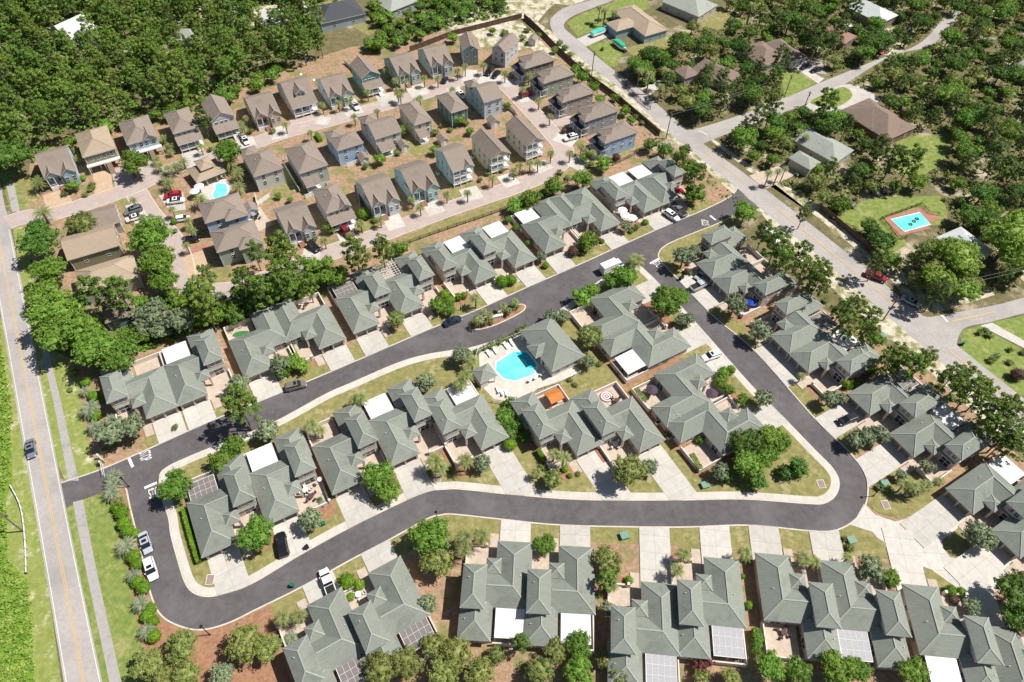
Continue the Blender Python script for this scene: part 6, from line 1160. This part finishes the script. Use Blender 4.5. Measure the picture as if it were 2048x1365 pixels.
pl('palm', (564, 1235, 20), (595, 1231, 20), (869, 920, 22), (880, 935, 18), (930, 920, 20), (930, 1074, 22), (964, 1071, 22), (927, 1098, 20), (1074, 944, 12), (1128, 914, 18), (1108, 907, 15), (1369, 1108, 18), (1355, 1139, 18), (1491, 1105, 18), (1608, 1115, 20), (1630, 1122, 16), (1697, 1115, 13), (1826, 972, 17), (1810, 968, 15), (1842, 978, 15), (1855, 968, 14), (1878, 962, 12), (1272, 519, 22), (1260, 530, 15), (944, 722, 16), (930, 751, 20), (920, 768, 18), (722, 795, 17), (709, 799, 14), (622, 849, 20), (640, 860, 14), (958, 638, 12), (978, 630, 12), (967, 622, 9), (1005, 611, 11), (1029, 603, 11), (1018, 620, 8), (951, 594, 14), (1604, 751, 10), (970, 640, 8), (1225, 1172, 14), (1235, 1140, 12), (240, 1000, 12))
pl('tallpalm', (335, 335, 10), (1539, 345, 10), (1558, 342, 10), (1571, 337, 9), (1600, 262, 9), (1614, 272, 9), (1330, 140, 12), (1300, 148, 12), (1280, 140, 10), (1322, 172, 10), (1200, 14, 9), (1210, 20, 9), (1430, 120, 12), (1418, 132, 10), (1505, 10, 12))
pl('date', (75, 362, 20), (84, 424, 24), (460, 325, 20), (475, 345, 18), (475, 372, 18), (400, 398, 19), (318, 330, 14), (330, 350, 15), (350, 332, 16), (365, 322, 15), (312, 318, 12), (335, 365, 16), (152, 298, 12), (155, 315, 12), (327, 275, 12), (338, 290, 12), (340, 303, 10))
pl('pindo', (169, 782, 14), (178, 816, 24), (186, 853, 18), (219, 838, 14), (226, 952, 19), (224, 968, 20), (222, 986, 20), (251, 1091, 24), (265, 1150, 17), (280, 1206, 20), (292, 1262, 20), (581, 1276, 16))
for q in [(343, 418), (375, 440), (378, 458), (372, 490), (266, 400), (284, 433), (384, 460), (480, 246), (487, 256), (492, 235), (400, 292), (570, 248), (620, 264), (643, 209), (676, 205), (734, 183), (754, 222), (708, 232), (770, 138), (790, 160), (810, 162), (848, 155), (875, 155), (908, 218), (930, 132), (915, 140), (905, 178), (967, 130), (1010, 145), (1058, 150), (1045, 178), (1078, 200), (1100, 232), (1163, 292), (1185, 305), (1170, 300), (1102, 306), (1060, 325), (1040, 330), (1076, 325), (1028, 340), (840, 413), (823, 398), (760, 437), (720, 445), (700, 470), (648, 480), (722, 448), (985, 355), (800, 190), (795, 185), (832, 200), (840, 195), (1085, 152), (1140, 305), (935, 385), (893, 387), (1230, 25), (1212, 18), (700, 200)]:
    pl('palm', (q[0], q[1], 10.5 if q[1] > 300 else 9.5))
pl('bush', (171, 765, 10), (188, 792, 12), (191, 831, 13), (236, 1013, 14), (244, 1026, 15), (248, 1047, 15), (256, 1062, 14), (270, 1067, 10), (267, 1113, 15), (275, 1128, 13), (275, 1164, 13), (287, 1176, 15), (301, 1218, 13), (294, 1233, 14), (306, 1243, 13), (308, 1272, 15), (1004, 563, 14), (1023, 560, 12), (1091, 531, 7.5), (1204, 483, 6), (1291, 445, 7), (889, 590, 12), (899, 602, 12), (916, 594, 9), (928, 591, 8), (1020, 889, 14), (1130, 938, 8), (1140, 952, 6), (694, 1163, 18), (718, 1170, 12), (701, 1194, 9), (1584, 944, 12), (1568, 948, 7.5), (1782, 1160, 16), (1498, 1211, 9), (1485, 1153, 6), (1437, 1310, 7), (1495, 1119, 9), (1902, 1182, 12), (1922, 1184, 10), (1695, 768, 12), (1714, 770, 8), (1258, 1161, 9), (1100, 1090, 13), (1184, 49, 3.5), (1462, 740, 10), (372, 1045, 7), (545, 725, 6), (348, 443, 7), (1205, 98, 4), (1306, 162, 6), (1290, 168, 6), (728, 427, 13), (165, 357, 7), (1650, 180, 5))
pl('maroon', (1146, 503, 12), (1193, 481, 8), (892, 608, 8), (1374, 543, 7), (1128, 262, 6), (1232, 315, 9), (360, 288, 7), (1908, 1200, 10), (870, 392, 6), (505, 232, 5), (1140, 270, 5), (2035, 750, 14))
pl('redshrub', (1403, 1334, 19), (1418, 1320, 14), (1464, 1300, 15), (1450, 1290, 11), (1475, 1310, 11), (875, 1120, 10))
pl('silver', (1752, 385, 9), (1775, 382, 10), (1790, 378, 9), (1705, 410, 9), (1698, 400, 7), (1637, 337, 9), (1460, 745, 8), (645, 1008, 8))
SH = [(954, 703), (968, 697), (983, 690), (998, 684), (1012, 678), (1026, 671), (1040, 662), (1050, 655), (1199, 728), (1273, 455), (1262, 462), (1156, 948), (1163, 505), (951, 778), (989, 625), (1012, 628), (1022, 617), (1032, 614), (948, 646), (982, 646), (1197, 1190), (1110, 968), (1085, 935), (860, 945), (900, 940), (640, 1000), (655, 985), (1880, 965), (1652, 601), (1765, 965), (1775, 978), (1760, 975), (1700, 1095), (1690, 1078), (620, 470), (628, 478), (605, 520), (350, 462), (170, 390), (180, 380), (130, 385), (185, 372), (455, 285), (420, 300), (545, 262), (500, 262), (690, 445), (705, 425), (750, 440), (860, 395), (855, 385), (790, 420), (975, 345), (960, 360), (1003, 340), (870, 265), (900, 260), (930, 245), (885, 250), (780, 300), (795, 305), (770, 300), (1150, 380), (1100, 395), (1090, 385), (1120, 345), (1135, 355), (1112, 358), (1290, 330), (1180, 330), (1215, 245), (1140, 110), (1130, 95), (1160, 130), (1120, 85), (1175, 145), (1190, 160), (1270, 235), (1285, 245), (1075, 70), (1055, 60), (1045, 75), (1010, 65), (1380, 545), (1600, 935), (1880, 772), (1905, 795), (2020, 700), (2048, 705), (1960, 665), (1972, 660), (1980, 670), (1995, 712), (1985, 720), (2020, 725), (1335, 870), (1290, 720), (1240, 745), (1150, 770), (1140, 760), (160, 720), (150, 745), (140, 780), (205, 800), (195, 880), (210, 900), (230, 890), (200, 925), (350, 855), ]
pl('shrub', *[(x, y, 6.5+(x*3+y) % 4) for x, y in SH])
# clipped hedges
def hedge(label, pts, w_=.9, h=1.5, m='clipped_leaves'):
    s_ = smooth_line(PL(pts), n=4); C = []; Nn = []
    for i in range(len(s_)-1):
        d = s_[i+1]-s_[i]; L_ = d.length; n = int(L_*170*(.5+h/2)); t = rng.uniform(size=n); face = rng.uniform(size=n); sd_ = np.array([-d.y, d.x])/max(L_, 1e-6); base = np.array([s_[i].x, s_[i].y])+np.outer(t, np.array([d.x, d.y]))
        off = np.where(face < .45, rng.uniform(-1, 1, n), np.where(face < .72, -1, 1))*w_/2; z = np.where(face < .45, h, rng.uniform(.05, h, n)); nz = (face < .45)*1.0
        C.append(np.column_stack([base+off[:, None]*sd_, z])+rng.normal(size=(n, 3))*.05); Nn.append(np.column_stack([np.sign(off)[:, None]*sd_*(1-nz)[:, None], nz]))
    C = np.concatenate(C); Nn = np.concatenate(Nn); Q = quads(C, Nn, rng.uniform(.06, .12, len(C)), 1.1, .1); o0 = s_[0]; Q -= np.array([o0.x, o0.y, 0])
    b = MB(); 
    for i in range(len(s_)-1): p0, p1 = s_[i]-o0, s_[i+1]-o0; b.bar((p0.x, p0.y, 0), (p1.x, p1.y, 0), w_*.9, h-.06)
    me = qmesh('hedge', Q, m, (list(map(list, b.v)), b.f)); o = bpy.data.objects.new('hedge', me); col.objects.link(o); o.location = (o0.x, o0.y, 0.05); tag(o, label, 'hedge', 'clipped hedges')
hedge('long clipped hedge down the flank of the hedged townhouse', [(371, 1022), (385, 1075), (402, 1128)]); hedge('short clipped hedge by the court of the target rug townhouse', [(1075, 905), (1090, 928)]); hedge('variegated hedge below the umbrella court', [(1270, 785), (1288, 808)], 1.1, 1.6, 'olive_leaves'); hedge('hedge at the corner court of the low umbrella townhouse', [(1380, 915), (1398, 945)], 1.1, 1.6, 'olive_leaves'); hedge('low hedge round the paved court beside the pale drive', [(585, 695), (594, 712), (600, 722)], .5, .9); hedge('tall hedge between the two bottom courts', [(1508, 1262), (1512, 1300)], 1.3, 1.8, 'oak_leaves'); hedge('hedge below the five shutter cottage', [(430, 283), (458, 275)], .8, .9); hedge('short hedge beside the grey hip roofed cottage', [(634, 272), (642, 285)], 1.1, 1.2)
# ground growth nobody could count
def growth(name, label, poly, n, m, s0=.35, h=1.2, seed=2, cat='undergrowth', avoid=True):
    rs = random.Random(seed); W_ = [tuple(v) for v in PL(poly)]; xs = [v[0] for v in W_]; ys = [v[1] for v in W_]; cs = []; k = 0
    while len(cs) < n and k < n*6:
        k += 1; x, y = rs.uniform(min(xs), max(xs)), rs.uniform(min(ys), max(ys))
        if inside((x, y), W_) and not (avoid and any(inside((x, y), e) for e in EXCL)): cs.append(((x, y, h*rs.uniform(.1, .6)), rs.uniform(.3, 1.0)*h))
    me = qmesh(name, clumps(cs, 9, s0, .8), m); o = bpy.data.objects.new(name, me); col.objects.link(o); o['kind'] = 'stuff'; o['label'] = label; o['category'] = cat
growth('undergrowth', 'green undergrowth beneath the pines of the upper wood', [(-60, 340), (-60, -60), (700, -60), (640, 100), (560, 150), (380, 215), (140, 292), (30, 345)], 3600, 'oak_leaves', .4, 1.3)
growth('undergrowth', 'green undergrowth between the trees beyond the diagonal road', [(1290, 130), (1400, 60), (1520, -40), (2110, -40), (2110, 570), (1890, 625), (1790, 562), (1600, 392), (1420, 265), (1250, 145)], 4200, 'olive_leaves', .36, 1.2, 4)
growth('undergrowth', 'bright green scrub growing beside the straight road', [(-60, 560), (-5, 650), (22, 800), (22, 960), (8, 1000), (18, 1120), (58, 1170), (75, 1400), (-150, 1420)], 4200, 'maple_leaves', .22, .6, 5, avoid=False)
growth('undergrowth', 'green undergrowth of the belt between village and townhouses', [(150, 700), (330, 590), (560, 545), (690, 540), (600, 600), (380, 668), (205, 735)], 1300, 'oak_leaves', .3, 1.0, 6)
growth('undergrowth', 'dune scrub on the sandy verge of the diagonal road', [(1105, 75), (1200, 165), (1330, 280), (1480, 400), (1700, 615), (1860, 750), (2048, 900), (2048, 940), (1850, 770), (1600, 540), (1450, 400), (1300, 285), (1180, 180)], 900, 'shrub_leaves', .18, .45, 7, avoid=False)
growth('grass_tufts', 'tufts of green scrub beyond the village fence', [(735, 110), (740, 20), (1010, -20), (1020, 30), (900, 55)], 900, 'oak_leaves', .3, .9, 8)
# labels of the single plants
ORD = ['first', 'second', 'third', 'fourth', 'fifth', 'sixth', 'seventh', 'eighth', 'ninth', 'tenth', 'eleventh', 'twelfth', 'thirteenth', 'fourteenth', 'fifteenth']
G2 = {}
for kind, x, y, r in NEED:
    lm = min(LM, key=lambda t: (t[0]-x)**2+(t[1]-y)**2); G2.setdefault((DESC[kind], lm[2]), []).append((x, y, kind, r))
for (d, lm), L_ in G2.items():
    L_.sort(key=lambda t: (t[0], t[1]))
    one = {'bushes': 'bush', 'pines': 'pine'}; n = len(L_)
    for i, (x, y, kind, r) in enumerate(L_):
        w0 = d[:-2] if d.endswith('bushes') else d[:-1]
        if n == 1: lb = 'the only '+w0+' by the '+lm
        elif n == 2: lb = ('left', 'right')[i]+' one of two '+d+' by the '+lm
        else: lb = (ORD[i] if i < 15 else 'rightmost')+' from left of the '+d+' by the '+lm
        tag(r, lb, CATN[kind], d+' of the estate')
print('plants', COUNT, 'objects', len(bpy.data.objects))
